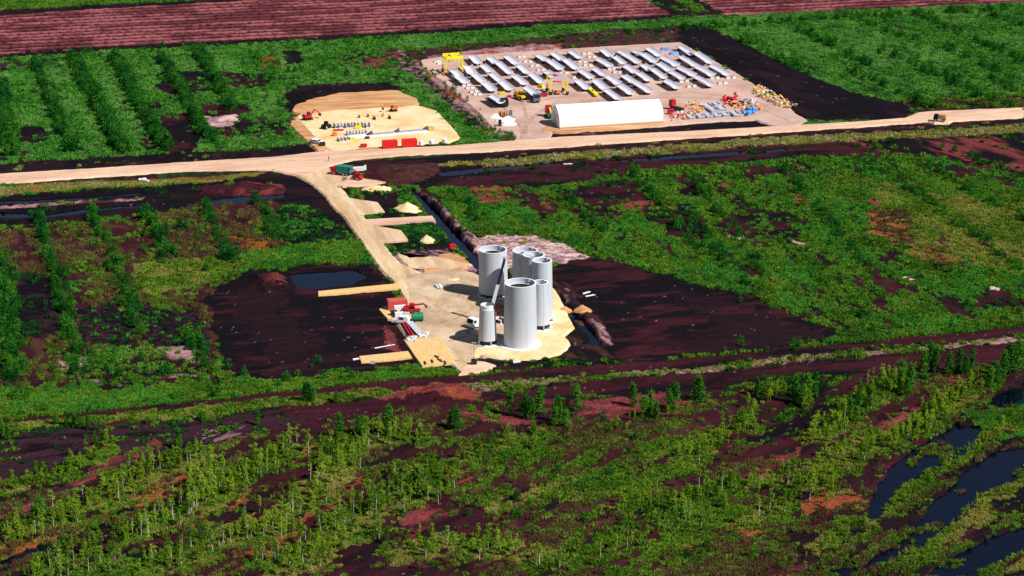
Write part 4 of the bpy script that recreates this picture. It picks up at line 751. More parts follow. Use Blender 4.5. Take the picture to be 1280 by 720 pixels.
# white support blocks between the shells
BL = {}
def crop(sx, ox, oy, pts, key): BL.setdefault(key, []); BL[key] += [(x/sx+ox, y/sx+oy) for x, y in pts]
crop(10.28,600,55,[(505,172),(560,168)],'behind the sixth bay at the rear edge'); crop(10.28,600,55,[(580,232),(645,232),(665,287),(730,282),(750,342),(810,337)],'in the gap left of the yard centre')
crop(10.28,600,55,[(1040,382),(1110,377),(1205,437)],'right behind the gantry crane with grey beam'); crop(9.6,700,50,[(285,168),(345,163),(350,208),(410,208),(235,268),(295,268),(300,308),(365,308)],'in the rear centre gap of the yard')
crop(9.6,700,50,[(590,353),(645,347),(655,393),(715,393)],'between shells in the middle of the yard'); crop(9.6,800,45,[(490,553),(560,543),(580,613),(650,608)],'on open gravel below the right hand shells')
crop(9.6,800,45,[(860,508),(925,508),(1050,508),(1125,503),(955,573),(1020,568)],'at the open right corner of the yard'); crop(10.28,530,60,[(510,488),(570,483),(560,522),(620,518),(610,573),(670,563),(655,603),(715,603)],'in the cluster below the yellow gantry')
crop(10.28,530,60,[(150,182),(190,172),(190,202)],'at the rear left corner beside the yellow gantry')
def make_block(loc, lab, key):
    root = empty('support_block', loc, AY, lab, 'support block', 'white support blocks '+key)
    m = MB(); m.box((0,0,.2),(1.7,1.3,.4)); m.build('base', M['white'], root)
    for s_ in (-1,1): m = MB(); m.add([(-.8,s_*.62,.4),(.8,s_*.62,.4),(.8,s_*.1,.4),(-.8,s_*.1,.4),(-.7,s_*.58,.95),(.7,s_*.58,.95)],[(0,1,2,3),(0,4,5,1),(0,3,4),(1,5,2),(3,2,5,4)]); m.build('cradle_wedge', M['white'], root)
    return root
proto = None
for key, pts in BL.items():
    for (u, v) in pts:
        lab = f'white support block {nth(sorted(pts).index((u, v))+1)} from the left '+key
        if proto is None: proto = make_block(g(u, v, .43), lab, key); continue
        o = copy_tree(proto); o.location = g(u, v, .43); o['label'] = lab; o['group'] = 'white support blocks '+key
# ---- gantry cranes
def gantry(name, a, b, back, hgt_, mleg, mbeam, mbase, label, legw=.4):
    """a,b: photo points at the feet of the near portal; back: vector in photo pixels to the far portal"""
    p, q = g(*a, .43), g(*b, .43); bk = g(a[0]+back[0], a[1]+back[1], .43)-p; root = empty(name, (p+q)/2, 0, label, 'gantry crane'); c = (p+q)/2
    P4 = [p-c, q-c, q-c+bk, p-c+bk]
    for k, w_ in enumerate(P4):
        m = MB(); m.bar((w_.x, w_.y, 1.1), (w_.x, w_.y, hgt_), legw); lg = m.build('leg', M[mleg], root)
        m = MB(); m.box((w_.x, w_.y, .8), (1.1, 1.5, .7)); m.build('bogie', M[mbase], lg)
        for s_ in (-1, 1): m = MB(); m.cyl((w_.x-.3, w_.y+s_*.5, .42), (w_.x+.3, w_.y+s_*.5, .42), .42, n=14); m.build('wheel', M['black'], lg)
    for i, j in ((0, 1), (3, 2)): m = MB(); m.bar(Vector((*P4[i].xy, hgt_+.3)), Vector((*P4[j].xy, hgt_+.3)), .6, .95); m.build('girder', M[mbeam], root)
    for i, j in ((0, 3), (1, 2)): m = MB(); m.bar(Vector((*P4[i].xy, hgt_-.1)), Vector((*P4[j].xy, hgt_-.1)), .4, .5); m.bar(Vector((*P4[i].xy, 1.5)), Vector((*P4[j].xy, 1.5)), .3, .4); m.build('side_beam', M[mleg], root)
    mid = (P4[0]+P4[2])/2; m = MB(); m.bar(Vector((*((P4[0]*.55+P4[1]*.45).xy), hgt_+.3)), Vector((*((P4[3]*.55+P4[2]*.45).xy), hgt_+.3)), .9, .7); tr2 = m.build('trolley', M[mbeam if mbeam != 'lightgrey' else 'red'], root)
    m = MB(); m.cyl((mid.x, mid.y, hgt_), (mid.x, mid.y, hgt_-1.6), .06, n=6); m.build('hoist_cable', M['dark'], tr2); m = MB(); m.box((mid.x, mid.y, hgt_-1.7), (3.2, .4, .4)); m.build('spreader', M['red' if mbeam == 'lightgrey' else 'yellow'], tr2)
    return root
gantry('gantry_crane', (558,94.3), (578.5,93.0), (-4.6,-4.4), 6.6, 'yellow2', 'yellow2', 'darkred', 'bright yellow four legged gantry crane at the left rear of the storage yard', .5)
gantry('gantry_crane', (688.7,118.6), (709.2,118.4), (-5.0,-4.3), 6.2, 'yellow2', 'lightgrey', 'black', 'gantry crane with yellow legs and pale grey girder in front of the shells', .5)
excavator(g(696,118,.44), R(200), 'small orange red machine working beneath the grey girder gantry', 'orange', .6)
# orange floats left of the second gantry
crate('orange_crate', g(676.5,109.5,.44), -.9, (3.4,1.6,1.1), 'yellow', 'orange yellow block lying at the left of the grey girder gantry', 'block', taper=.6)
crate('red_crate', g(679,120.5,.44), .3, (2.6,1.6,.8), 'darkred', 'dark red flat box right of the loaded truck cab', 'box')
# trucks loaded with a shell
def shell_truck(a, b, label, cabm, L, wd='b'):
    p, q = g(*a, .44), g(*b, .44); c = (p+q)/2; root = truck_base('truck', c, math.atan2((q-p).y, (q-p).x), label, (q-p).length, [(q-p).length*k for k in (-.42,-.36,-.3,.3,.42)])
    ln = (q-p).length; cab(root, ln/2-1.2, 2.3, 2.5, .6, 2.6, cabm); m = MB(); m.box((-ln*.1,0,1.15),(ln*.76,2.5,.25)); m.build('trailer_bed', M['dark'], root)
    return root
def load(a, b, z, label, m='b'):
    p, q = g(*a, z+1.5), g(*b, z+1.5); c = (p+q)/2; root = empty('tower_shell', (c.x, c.y, z), math.atan2((q-p).y,(q-p).x), label, 'concrete shell'); o = bpy.data.objects.new('shell', shm[m]); COL.objects.link(o); o.parent = root; o.scale = ((q-p).length, 1, 1)
    for s_ in (-1, 1): o = bpy.data.objects.new('bearer', bear); COL.objects.link(o); o.parent = root; o.location = (s_*(q-p).length*.3, 0, 0); o.scale = (1, .8, 1)
shell_truck((612,122.5),(632,134.5),'dark cab truck with a low trailer at the left front of the storage yard','black',1); load((611,118.5),(626,127.5),1.3,'grey concrete shell loaded on the trailer of the dark cab truck','a')
shell_truck((658,114),(671.5,129),'truck with grey blue cab and high load in the centre of the storage yard','cabblue',1); load((655.5,108.3),(668.5,118),1.3,'pale concrete shell carried on the truck with grey blue cab','b')
telehandler(g(650,124,.44), R(-55), 'yellow telehandler with dark rear parked left of the loaded truck', 'yellow', 1.25, 10)
crate('yellow_block', g(627.5,117.5,.44), .3, (2.4,1.3,.7), 'yellow', 'small yellow block behind the dark cab truck', 'block'); crate('red_block', g(636.5,121.5,.44), .3, (1.6,.8,.6), 'darkred', 'small dark red block between the two trucks', 'block')
p, q = g(736,112.5,.44), g(746,121.5,.44); rt_ = empty('spreader_beam', (p+q)/2, math.atan2((q-p).y,(q-p).x), 'bright yellow lifting beam lying on the gravel behind the white hall', 'lifting beam')
m = MB(); m.box((0,0,.9),((q-p).length,1.5,.5)); m.build('beam', M['yellow2'], rt_)
for x in (-.38,0,.38): m = MB(); m.box((x*(q-p).length,0,.32),(.4,1.9,.64)); m.build('cross_foot', M['yellow'], rt_)
m = MB(); m.box((0,0,1.25),(1.4,.5,.25)); m.build('lifting_lug', M['dark'], rt_)
# white bags, reels
for k,(u,v,sx,sy,h,mm) in enumerate(((619,146.5,2.6,1.8,1.3,'white'),(625,151,2.2,1.6,1.2,'white'),(634.5,150,3.4,2.2,1.5,'white'),(638,155.5,2.6,1.8,1.5,'white'),(632,156,2.2,1.6,1.3,'conc_white'))):
    o = mound('white_bag_heap', u, v, sx, sy, h, M[mm], ['white bag heap at the left of the orange reels','white bag heap below the left of the orange reels','large white bag heap right of the orange reels','white bag heap at the lower right near the yard entrance','pale bag heap beside the dark box near the yard entrance'][k], 'bags', seed=20+k, z=.5)
crate('dark_box', g(625,157,.5), .1, (1.1,1.0,2.0), 'dark', 'tall dark box among the white bags at the yard entrance', 'box'); crate('dark_box', g(638.5,143.5,.5), .2, (1.0,.8,1.6), 'cabblue', 'narrow grey blue box right of the orange reels', 'box')
for k in range(4):
    rt_ = empty('cable_reel', g(625.2+k*2.3,145.5+(k%2)*.8,.5), R(10), ['leftmost orange cable reel beside the white bags','second orange cable reel beside the white bags','third orange cable reel beside the white bags','rightmost orange cable reel beside the white bags'][k], 'cable reel', 'orange cable reels'); 
    m = MB(); m.cyl((-.3,0,1.1),(.3,0,1.1),.7,n=18); m.build('drum', M['timber'], rt_)
    for s_ in (-1,1): m = MB(); m.cyl((s_*.3,0,1.1),(s_*.4,0,1.1),1.1,n=20); m.build('flange', M['orange'], rt_)
# machine by the hall
ex = empty('drilling_rig', g(686.5,146,.5), R(-80), 'red machine with yellow boom and dark green chassis left of the white hall', 'machine')
m = MB(); m.box((-1.4,0,2.6),(2.4,2.4,2.6),taper=.85); m.build('engine_house', M['darkred'], ex); m = MB(); m.bar((-.3,.2,3.2),(4.2,.2,1.2),.45); m.build('boom', M['yellow2'], ex); m = MB(); m.box((1.6,0,.9),(3.0,2.0,1.3)); m.build('chassis', M['green'], ex)
for s_ in (-1,1): m = MB(); m.box((.2,s_*1.1,.45),(4.6,.45,.8),taper=.9); m.build('track', M['black'], ex)
# ---- white fabric hall
A_, B_ = g(699.5,160.5,.5), g(829,152.5,.5); LH = (B_-A_).length; hall = empty('fabric_hall', (A_+B_)/2, math.atan2((B_-A_).y,(B_-A_).x), 'long white fabric covered hall with rounded ridge on the near side of the storage yard', 'fabric hall')
Dp = 11.5; prof = [(0,0),(0,2.5),(.25,3.6),(1.2,4.9),(3.2,6.3),(Dp/2,7.2),(Dp-3.2,6.3),(Dp-1.2,4.9),(Dp-.25,3.6),(Dp,2.5),(Dp,0)]
nb = 16; vs = []; 
for i in range(nb*2+1):
    x = -LH/2+LH*i/(nb*2); dz = 0 if i % 2 == 0 else -.07
    vs += [(x, y, max(0, z+(dz if z > 0 else 0))) for y, z in prof]
n_ = len(prof); m = MB(); m.add(vs, [(i*n_+j, (i+1)*n_+j, (i+1)*n_+j+1, i*n_+j+1) for i in range(nb*2) for j in range(n_-1)], True); m.build('membrane', M['tent'], hall, auto=30)
for s_ in (-1,1):
    m = MB(); m.add([(s_*LH/2, y, z) for y, z in prof], [tuple(range(n_))]); w_ = m.build('end_wall', M['tent'], hall); m = MB(); m.box((s_*(LH/2+.03), Dp/2, 2.1), (.06, 4.5, 4.2)); m.build('door', M['lightgrey'], w_)
m = MB(); m.box((0,-.15,.2),(LH,.3,.4)); m.build('footing', M['timber'], hall)
# right of the hall: red crate, loader, heaps
rt_ = empty('knuckle_boom_loader', g(846,138,.44), R(-55), 'red cab loader with a long pale boom right of the white hall', 'loader')
m = MB(); m.box((-2.6,0,2.4),(2.0,2.0,2.3),taper=.9); m.build('cab', M['darkred'], rt_); m = MB(); m.box((0,0,.9),(6.4,1.7,.5)); m.build('chassis', M['dark'], rt_); m = MB(); m.bar((-1.4,0,1.5),(4.6,0,1.7),.5); m.build('boom', M['timber'], rt_)
for x in (-2.4,-.9,2.0):
    for s_ in (-1,1): wheel(rt_, x, s_*.95, .5)
crate('red_container', g(838.5,142.5,.44), .2, (2.2,1.6,1.5), 'darkred', 'dark red skip beside the right end of the white hall', 'skip')
def jumble(name, poly, n, size, mats, label, z=.5, h=1.2):
    P2 = G2(poly); x0,x1=min(p[0] for p in P2),max(p[0] for p in P2); y0,y1=min(p[1] for p in P2),max(p[1] for p in P2); root = empty(name, ((x0+x1)/2,(y0+y1)/2,z), 0, label, 'heap'); k = 0
    mb = {q: MB() for q in mats}; tr = 0
    while k < n and tr < n*20:
        tr += 1; x, y = rnd.uniform(x0,x1), rnd.uniform(y0,y1)
        if not inside(np.array([x]), np.array([y]), P2)[0]: continue
        s_ = rnd.uniform(.5,1.2)*size; Mx = Matrix.Rotation(rnd.uniform(-.6,.6),3,'X') @ Matrix.Rotation(rnd.uniform(-.6,.6),3,'Y')
        mb[rnd.choice(mats)].box((x-(x0+x1)/2, y-(y0+y1)/2, rnd.uniform(.1,h)), (s_*rnd.uniform(.8,1.8), s_*.7, s_*rnd.uniform(.3,.7)), rnd.uniform(0,3), Mx, rnd.uniform(.6,1)); k += 1
    for q, b_ in mb.items():
        if b_.v: o = b_.build('loose_material', M[q], root); o['kind'] = 'stuff'
    return root
M['pink'] = mat('pinkish_board', lin(232,170,160), .8, var=.2, sc=2); M['sackyel'] = mat('yellow_sacks', lin(240,205,110), .8, var=.15, sc=2)
jumble('timber_heap', [(857,133),(870,131),(881,138),(878,144),(862,145)], 60, .9, ['timber','sackyel','pink','orange'], 'heap of orange and yellow timber left of the grey formwork trays')
jumble('board_heap', [(838,147),(848,143),(860,145),(859,151),(840,153)], 60, .8, ['pink','white','fadedred','timber'], 'heap of pink and white boards at the right end of the white hall')
jumble('red_heap', [(903,127),(912,125),(918,121),(922,128),(918,133),(907,133)], 22, 1.25, ['red','darkred'], 'bright red heap of folded steel behind the grey trays', h=1.8)
jumble('mixed_heap', [(913,131),(925,129),(948,133),(952,139),(935,143),(918,139)], 80, 1.0, ['timber','sackyel','dark','pink','brush' if False else 'orange'], 'mixed heap of yellow and brown scrap left of the exit road')
jumble('blue_heap', [(928,143),(936,139),(946,141),(947,145.5),(931,146.5)], 26, 1.5, ['blue'], 'bright blue tarpaulin covered goods at the front right corner of the yard', h=1.4)
jumble('grey_heap', [(929,129),(938,126),(946,130),(940,133),(930,132)], 20, 1.5, ['greysteel','lightgrey'], 'grey steel heap behind the mixed scrap', h=.9)
jumble('debris_pile', [(941,114),(950,110),(960,116),(972,122),(985,131),(998,136),(985,138),(972,134),(958,127),(945,121)], 210, .85, ['pink','timber','sackyel','fadedred','white','green','sackyel'], 'long pile of coloured debris along the exit road at the right edge of the yard', h=1.5)
tr0 = None; k = 0
for (u, v, l, w_) in ((884,134.5,7.5,3.4),(890.5,139,5.5,2.6),(901,136.5,5,3.2),(895,132,4,2.2),(863,147.5,3.6,2.4),(875,146.8,3.6,2.4),(885.5,146,3.6,2.4),(895.5,145.2,3.6,2.4),(906,144.4,3.6,2.4),(918.5,143.8,5.4,2.6)):
    lab = ['largest grey tray, standing at the rear left of the tray stacks','grey tray just below the largest one','light grey tray beneath the red heap','small grey tray between the largest tray and the red heap','leftmost grey tray in the front row','second grey tray from the left in the front row','third grey tray from the left in the front row','fourth grey tray from the left in the front row','fifth grey tray from the left in the front row','long grey tray at the right end of the front row'][k]; k += 1
    root = empty('formwork_tray', g(u, v, .45), AY, lab, 'tray', 'grey formwork trays'); m = MB(); m.box((0,0,.3),(l,w_,.5)); m.build('base', M['greysteel'], root)
    for s_ in (-1,1): m = MB(); m.box((0,s_*w_/2,.75),(l,.16,.5)); m.box((s_*l/2,0,.75),(.16,w_-.2,.5)); m.build('rim', M['lightgrey'], root)
    m = MB(); m.box((0,0,.62),(l*.8,w_*.55,.16)); m.build('sheet', M['lightgrey'], root)
for k,(u,v) in enumerate(((829,62.5),(834,62.5),(840,68),(845,67.5))): crate('blue_bag', g(u,v,.44), .3, (2.2,1.5,.9), 'blue', ['light blue bag at the rear edge of the yard, left one','light blue bag at the rear edge of the yard, right one','light blue bag in the second pair, left one','light blue bag in the second pair, right one'][k], 'bag', 'light blue bags at the rear of the yard', taper=.7)
crate('grey_hut', g(532,74,.2), .2, (1.6,1.2,2.2), 'dark', 'dark narrow hut at the far left corner of the storage yard', 'hut')
tr_ = truck_base('truck', g(1174.5,151.5,.54), R(160), 'small dark truck parked on the passing bay of the main road', 4.4, (-1.4,1.3)); m = MB(); m.box((-.8,0,1.7),(2.6,2.0,1.4)); m.build('cargo_box', M['sandbrown'], tr_); cab(tr_, 1.4, 1.5, 2.0, .6, 1.9, 'black')
# logs and pale debris
def log_(u, v, L, a, label, r=.22, z=.25, m='conc_white'):
    o = MB(); o.cyl((-L/2,0,0),(L/2,0,0),r,r*.7,n=8); o.cyl((L*.1,0,0),(L*.3,.5,.2),r*.5,r*.2,n=6); ob = o.build('fallen_log', M[m]); ob.location = g(u,v,z); ob.rotation_euler = (0,0,a); return tag(ob, label, 'log')
log_(182,225.5,3.2,-.6,'pale dead trunk lying on the verge under the main road at left',.5); log_(178,223.8,2.6,.5,'short pale trunk crossing the other on the left verge',.35)
log_(894,66,16,-1.1,'long thin pale pole lying on the dark bank right of the yard',.16)
log_(481,433,5.5,.5,'pale pole lying on dark peat left of the lower plank deck',.16); log_(445,449,1.6,.4,'small pale trunk at the tip of the lower left plank strip',.3)
log_(733,366,2.6,.7,'bleached trunk on black peat beyond the pad ditch, upper one',.25); log_(738,369.5,3,.5,'bleached trunk on black peat beyond the pad ditch, lower one',.2)
log_(646,452.5,1.8,.2,'white stone like stump in the grass below the sand pad',.35); log_(710,205,3,.1,'pale branch on the black strip beneath the right road',.2)
# ---------------------------------------------------------------- plants
M['leaf_birch'] = foliage('birch_leaves', (.07,.175,.01), (.29,.43,.03), .3)
M['leaf_dark'] = foliage('willow_leaves', (.02,.13,.015), (.08,.25,.02), .25)
M['leaf_row'] = foliage('shrub_leaves', (.008,.075,.015), (.03,.16,.018), .22)
VM = [foliage('sedge_green', (.028,.165,.02), (.115,.35,.038), .25), foliage('fresh_grass', (.055,.145,.012), (.175,.31,.03), .25), foliage('olive_reed', (.2,.22,.04), (.38,.34,.08), .2),
      foliage('brown_reed', (.1,.055,.03), (.17,.13,.05), .15), foliage('dark_sedge', (.008,.05,.016), (.02,.09,.022), .2), foliage('straw_grass', (.28,.27,.1), (.48,.42,.2), .2), foliage('pale_meadow', (.09,.27,.05), (.19,.44,.085), .25)]
def leaf_mesh(name, cen, size, m, up=.35, r=NR):
    n = len(cen); a = r.normal(size=(n, 3)); a /= np.linalg.norm(a, axis=1)[:, None]; nrm = r.normal(size=(n, 3)); nrm[:, 2] = np.abs(nrm[:, 2])+up; nrm /= np.linalg.norm(nrm, axis=1)[:, None]
    u = np.cross(nrm, a); u /= np.linalg.norm(u, axis=1)[:, None]+1e-9; v = np.cross(nrm, u); s = (size*(.6+.8*r.rand(n)))[:, None]
    P4 = np.stack([cen-u*s*.5, cen+v*s*.32, cen+u*s*.5, cen-v*s*.32], 1).reshape(-1, 3)
    me = bpy.data.meshes.new(name); me.from_pydata(P4.tolist(), [], [(4*i, 4*i+1, 4*i+2, 4*i+3) for i in range(n)]); me.materials.append(m); return me
def crown_pts(h, r0, zlo, nclump, nper, shape, r):
    pts = []
    for k in range(nclump):
        t = r.rand()**(.85); z = zlo+(h-zlo)*t
        env = {'birch': math.sin(math.pi*min(1, (t*.86+.12)))**.8, 'cone': (1-t)**.62*(.55+.45*min(1, t*5)), 'bush': math.sqrt(max(0, 1-t*t))}[shape]*r0
        a = r.rand()*6.283; d = env*r.rand()**.5*(1.0 if shape != 'cone' else .85); c = np.array([d*math.cos(a), d*math.sin(a), z])
        cr_ = (.24+.22*r.rand())*r0*(1.1 if shape == 'bush' else .9); q = r.normal(size=(nper, 3))*np.array([1, 1, .9])*cr_*.62; pts.append(c+q)
    p = np.concatenate(pts); p[:, 2] = np.maximum(p[:, 2], .08); return p
def trunk_mb(h, r0, lean, limbs, zlo, rr):
    m = MB(); p0 = Vector((0, 0, -.4)); N = 5; prev = p0
    for i in range(N):
        t = (i+1)/N; q = Vector((lean[0]*t*t*h, lean[1]*t*t*h, h*.94*t)); m.cyl(prev, q, r0*(1-.8*i/N), r0*(1-.8*(i+1)/N), n=6, caps=False); prev = q
    for k in range(limbs):
        t = rr.uniform(max(.25, zlo/h), .85); b = Vector((lean[0]*t*t*h, lean[1]*t*t*h, h*.94*t)); a = rr.uniform(0, 6.28); L = h*.2*(1.1-t); m.cyl(b, b+Vector((math.cos(a)*L, math.sin(a)*L, L*.9)), r0*.35, r0*.1, n=4, caps=False)
    return m
protos = {}; lib = []
def tree_proto(kind, i):
    r = np.random.RandomState(100+i+sum(map(ord, kind))); rr = random.Random(i*13+5)
    if kind == 'birch': h, r0, zlo = 1.0, .1+.045*r.rand(), .24+.15*r.rand(); pts = crown_pts(h, r0, zlo, 20, 22, 'birch', r); me = leaf_mesh('crown', pts, .052, M['leaf_birch'], r=r); tm = trunk_mb(h, .017, (rr.uniform(-.06,.06), rr.uniform(-.06,.06)), 5, zlo, rr); bark = M['bark']
    elif kind == 'bare_birch': h, r0, zlo = 1.0, .09+.03*r.rand(), .48+.1*r.rand(); pts = crown_pts(h, r0, zlo, 10, 14, 'birch', r); me = leaf_mesh('crown', pts, .055, M['leaf_birch'], r=r); tm = trunk_mb(h, .019, (rr.uniform(-.05,.05), rr.uniform(-.05,.05)), 4, zlo, rr); bark = M['bark']
    elif kind == 'willow': h, r0, zlo = 1.0, .225+.05*r.rand(), .03; pts = crown_pts(h, r0, zlo, 40, 34, 'cone', r); me = leaf_mesh('crown', pts, .062, M['leaf_dark'], r=r); tm = trunk_mb(h*.8, .02, (0, 0), 3, .1, rr); bark = M['bark2']
    o = tm.build('trunk', bark); td = o.data; bpy.data.objects.remove(o); return me, td
for k_, n in (('birch', 7), ('bare_birch', 4), ('willow', 4)): protos[k_] = [tree_proto(k_, i) for i in range(n)]
shrub_me = []
for i in range(6):
    r = np.random.RandomState(300+i); pts = crown_pts(1.0, .55, .0, 16, 16, 'bush', r); shrub_me.append(leaf_mesh('willow_shrub', pts, .16, [M['leaf_row'], M['leaf_row'], M['leaf_dark']][i % 3], r=r))
def along_line(px, dens, width, r):
    """points scattered along a photo polyline laid on the ground: dens per metre, width in metres"""
    p = [np.array(g(*q)[:2]) for q in px]; out = []
    for a, b in zip(p[:-1], p[1:]):
        L = np.linalg.norm(b-a); d = (b-a)/L; nn = np.array([-d[1], d[0]])
        for _ in range(int(L*dens+r.rand())): out.append(a+d*r.rand()*L+nn*r.normal()*width*.5)
    return out
TR = []   # kind, x, y, height, zone text
r = np.random.RandomState(5)
def trees(px, dens, width, h, kinds, where, hv=.25):
    for p in along_line(px, dens*2.7, width*.62, r):
        TR.append((kinds[r.randint(len(kinds))], p[0], p[1], h*.78*(1+r.normal()*hv) if h else 0, where))
B, BB, WL = 'birch', 'bare_birch', 'willow'
trees([(0,612),(60,600),(105,585),(140,560)], .55, 5, 3.6, [B,B,WL], 'in the upper left strip foreground')
trees([(0,672),(60,655),(130,632),(165,600),(215,585),(250,562)], .8, 8, 4.6, [B,B,B,WL,BB], 'in the second strip, left foreground')
trees([(0,680),(60,672)], .5, 3, 4.2, [BB,B], 'above the lower left pool')
trees([(60,700),(120,692),(180,665),(262,625),(330,585),(368,555)], .85, 7, 4.6, [B,B,BB], 'along the strip beside the small left pools')
trees([(240,640),(262,600),(275,590)], .8, 5, 5.8, [B,B], 'in the dense clump left of the rusty clearing')
trees([(40,722),(150,715),(225,700),(330,662),(370,635),(412,600),(425,560)], .75, 8, 4.6, [B,B,BB,B], 'in the wide lower left strip')
trees([(330,720),(400,690),(440,655),(512,618),(560,600)], .9, 11, 4.8, [B,B,B,BB], 'in the thicket of the lower centre left')
trees([(400,585),(450,560),(490,545),(540,550)], .7, 7, 4.6, [B,B,BB], 'on the reddish peat left of centre')
trees([(490,600),(560,585),(610,560),(680,540)], .45, 6, 3.4, [B], 'in the low scrub right of the dark track')
trees([(480,690),(560,680),(640,690),(700,715)], .45, 9, 4.2, [B,B,BB], 'near the bottom edge at centre')
trees([(600,640),(700,610),(800,600),(880,560)], .12, 12, 3.2, [B,BB], 'in the open reeds of the centre foreground')
trees([(700,690),(800,680),(900,650),(1000,640)], .22, 12, 3.8, [B,B,BB], 'in the reeds right of centre')
trees([(640,575),(700,545),(770,530),(860,520)], .2, 8, 3.6, [B], 'below the row of conical willows')
trees([(850,580),(905,545),(945,535)], .6, 7, 4.0, [B,B,BB], 'in the left strip right foreground')
trees([(770,640),(850,631),(939,605),(1014,600),(1063,570),(1139,545),(1205,495)], .55, 7, 4.2, [B,B,B,BB], 'in the long middle strip right foreground')
trees([(960,640),(1014,622),(1063,600)], .5, 8, 4.0, [B], 'in the thick part of the long middle strip')
trees([(1008,555),(1048,535),(1084,500),(1125,474)], .75, 6, 4.6, [B,B,WL,BB], 'in the strip climbing to the right willow group')
trees([(1100,560),(1161,528),(1197,500),(1232,480)], .6, 5, 4.2, [B,B,BB], 'in the strip left of the upper right pool')
trees([(930,530),(950,505),(1000,490),(1010,520)], .35, 6, 4.6, [BB,B], 'around the bare clearing below the right track')
trees([(1019,692),(1099,642),(1139,618),(1188,584),(1250,540),(1285,515)], .32, 3, 2.8, [B], 'on the bank between the two right pools')
trees([(1117,712),(1188,668),(1232,624),(1285,595)], .35, 4, 2.6, [B], 'on the bank below the large right pool')
trees([(990,720),(1000,700),(1050,690)], .3, 6, 2.6, [B], 'left of the lower right pool')
trees([(1190,722),(1230,712),(1285,690)], .3, 5, 2.4, [B], 'in the bottom right corner')
for (u, v, h) in ((638,519,5.6),(655,522,5.8),(664,524,5.0),(675,518,6.2),(698,528,6.4),(694,533,4.6),(707,534,4.2),(720,514,6.4),(570,536,5.4),(562,535,4.2),(485,542,6.6),(448,545,4.6),(424,548,5.6),(453,543,4.4),(791,508,5.8),(806,522,5.2),(813,520,5.8),(843,512,6.6),(836,516,5.4),(873,502,6.4),(820,524,4.2)): TR.append((WL, *g(u, v)[:2], h, '!on the peat below the lower track'))
for (u, v, h) in ((946,495,4.6),(955,493,4.4),(994,504,6.6),(1009,500,6.2),(1018,498,6.4),(1003,508,5.0),(1126,490,5.4),(1138,485,6.0),(1133,495,4.6),(1154,466,5.8),(1162,464,6.6),(1169,465,5.8),(1186,468,5.4),(1198,466,5.8),(1215,466,6.0),(1206,470,5.0),(1238,484,5.2),(1254,472,6.6),(1262,466,7.2),(1271,463,7.4),(1278,462,6.6),(1245,478,5.0)): TR.append((WL, *g(u, v)[:2], h, '!in the willow groups of the right bank'))
for (u, v, h) in ((386,503,5.0),(381,502,4.2),(392,503,3.6),(92,534,4.0),(100,536,3.8),(84,533,3.6),(110,537,3.4),(70,532,3.2),(420,503,2.8),(322,531,3.6),(10,550,3.4),(3,546,3.8)): TR.append((WL, *g(u, v)[:2], h, '!on the grass verge of the lower left track'))
lk = {'birch': 'young leafy green birch ', 'bare_birch': 'slender birch with a bare white trunk and thin crown ', 'willow': 'bushy dark green conical willow '}
def score(t): x, y = t[1], t[2]; u, v = proj((x, y, 0)); return t[3]*F/math.hypot(y, H) if (-8 < u < 1288 and v < 745) else -1
TR = [t for t in TR if t[3] > 1.2]
tx = np.array([t[1] for t in TR]); ty = np.array([t[2] for t in TR]); _, _, _, th_, tw_ = land(tx, ty); TR = [(*t, h_) for t, h_, w_ in zip(TR, th_, tw_) if not w_]
TR.sort(key=lambda t: -score(t)-(1000 if t[4][0] == '!' else 0))
rest = []; LT = {}
for i, (kd, x, y, h, where, gz) in enumerate(TR):
    if i >= 300 or score((kd, x, y, h)) < 0:
        rest.append((kd, x, y, h, gz)); continue
    j = r.randint(len(protos[kd])); cme, tme = protos[kd][j]; ex_ = where[0] == '!'
    nm = {'birch': 'birch_tree', 'bare_birch': 'birch_tree', 'willow': 'willow_tree'}[kd]
    size_ = 'tall ' if h > 5 else 'short ' if h < 3.4 else ''; LT[where] = LT.get(where, [])
    lab = where[1:] if ex_ else size_+lk[kd]+where; e = empty(nm, (x, y, gz), r.rand()*6.28, lab, 'willow' if kd == 'willow' else 'birch', lab+' group' if False else 'trees '+(where[1:] if ex_ else where)); w_ = .8+.4*r.rand(); e.scale = (h*w_, h*w_, h)
    LT[where].append((proj((x, y, 0))[0], e, size_, kd))
    for nme, dat in (('crown', cme), ('trunk', tme)): o = bpy.data.objects.new(nme, dat); COL.objects.link(o); o.parent = e
for where, L_ in LT.items():
    for n_, (_, e, sz, kd) in enumerate(sorted(L_, key=lambda t: t[0])): e['label'] = f"{sz}{ {'birch': 'leafy birch', 'bare_birch': 'bare trunked birch', 'willow': 'conical dark willow'}[kd]}, {nth(n_+1)} from left {where.lstrip('!')}"
print('TREES', len(TR), 'rest', len(rest))
# ---- shrubs: rows on the old ditches and loose ones
SHR = []
def shrubs(px, dens, width, h, where, hv=.3):
    for p in along_line(px, dens, width, r): SHR.append((p[0], p[1], h*(1+r.normal()*hv), where))
for n_, q in enumerate(sorted(([(45,80),(60,118),(78,165),(92,192)], [(90,75),(118,125),(140,170),(152,190)], [(95,76),(125,130),(148,175),(160,192)], [(142,73),(165,115),(190,160),(208,190)], [(200,73),(225,110),(245,150),(268,180)], [(247,65),(268,100),(290,138)], [(0,105),(8,150),(18,195)], [(-10,90),(0,130),(10,190)]), key=lambda q: sum(p[0] for p in q)/len(q))): shrubs(q, 1.3, 1.9, 2.8, 'in the '+ordn[n_]+' row, upper left field')
for q in ([(300,62),(330,100),(360,140)], [(345,62),(370,95)], [(385,60),(410,82),(432,100)], [(0,76),(140,66),(240,62),(400,54),(520,47)], [(308,170),(345,165),(362,150)], [(190,62),(260,58),(330,56)]): shrubs(q, .2, 5, 2.0, 'in the loose scrub of the upper left field')
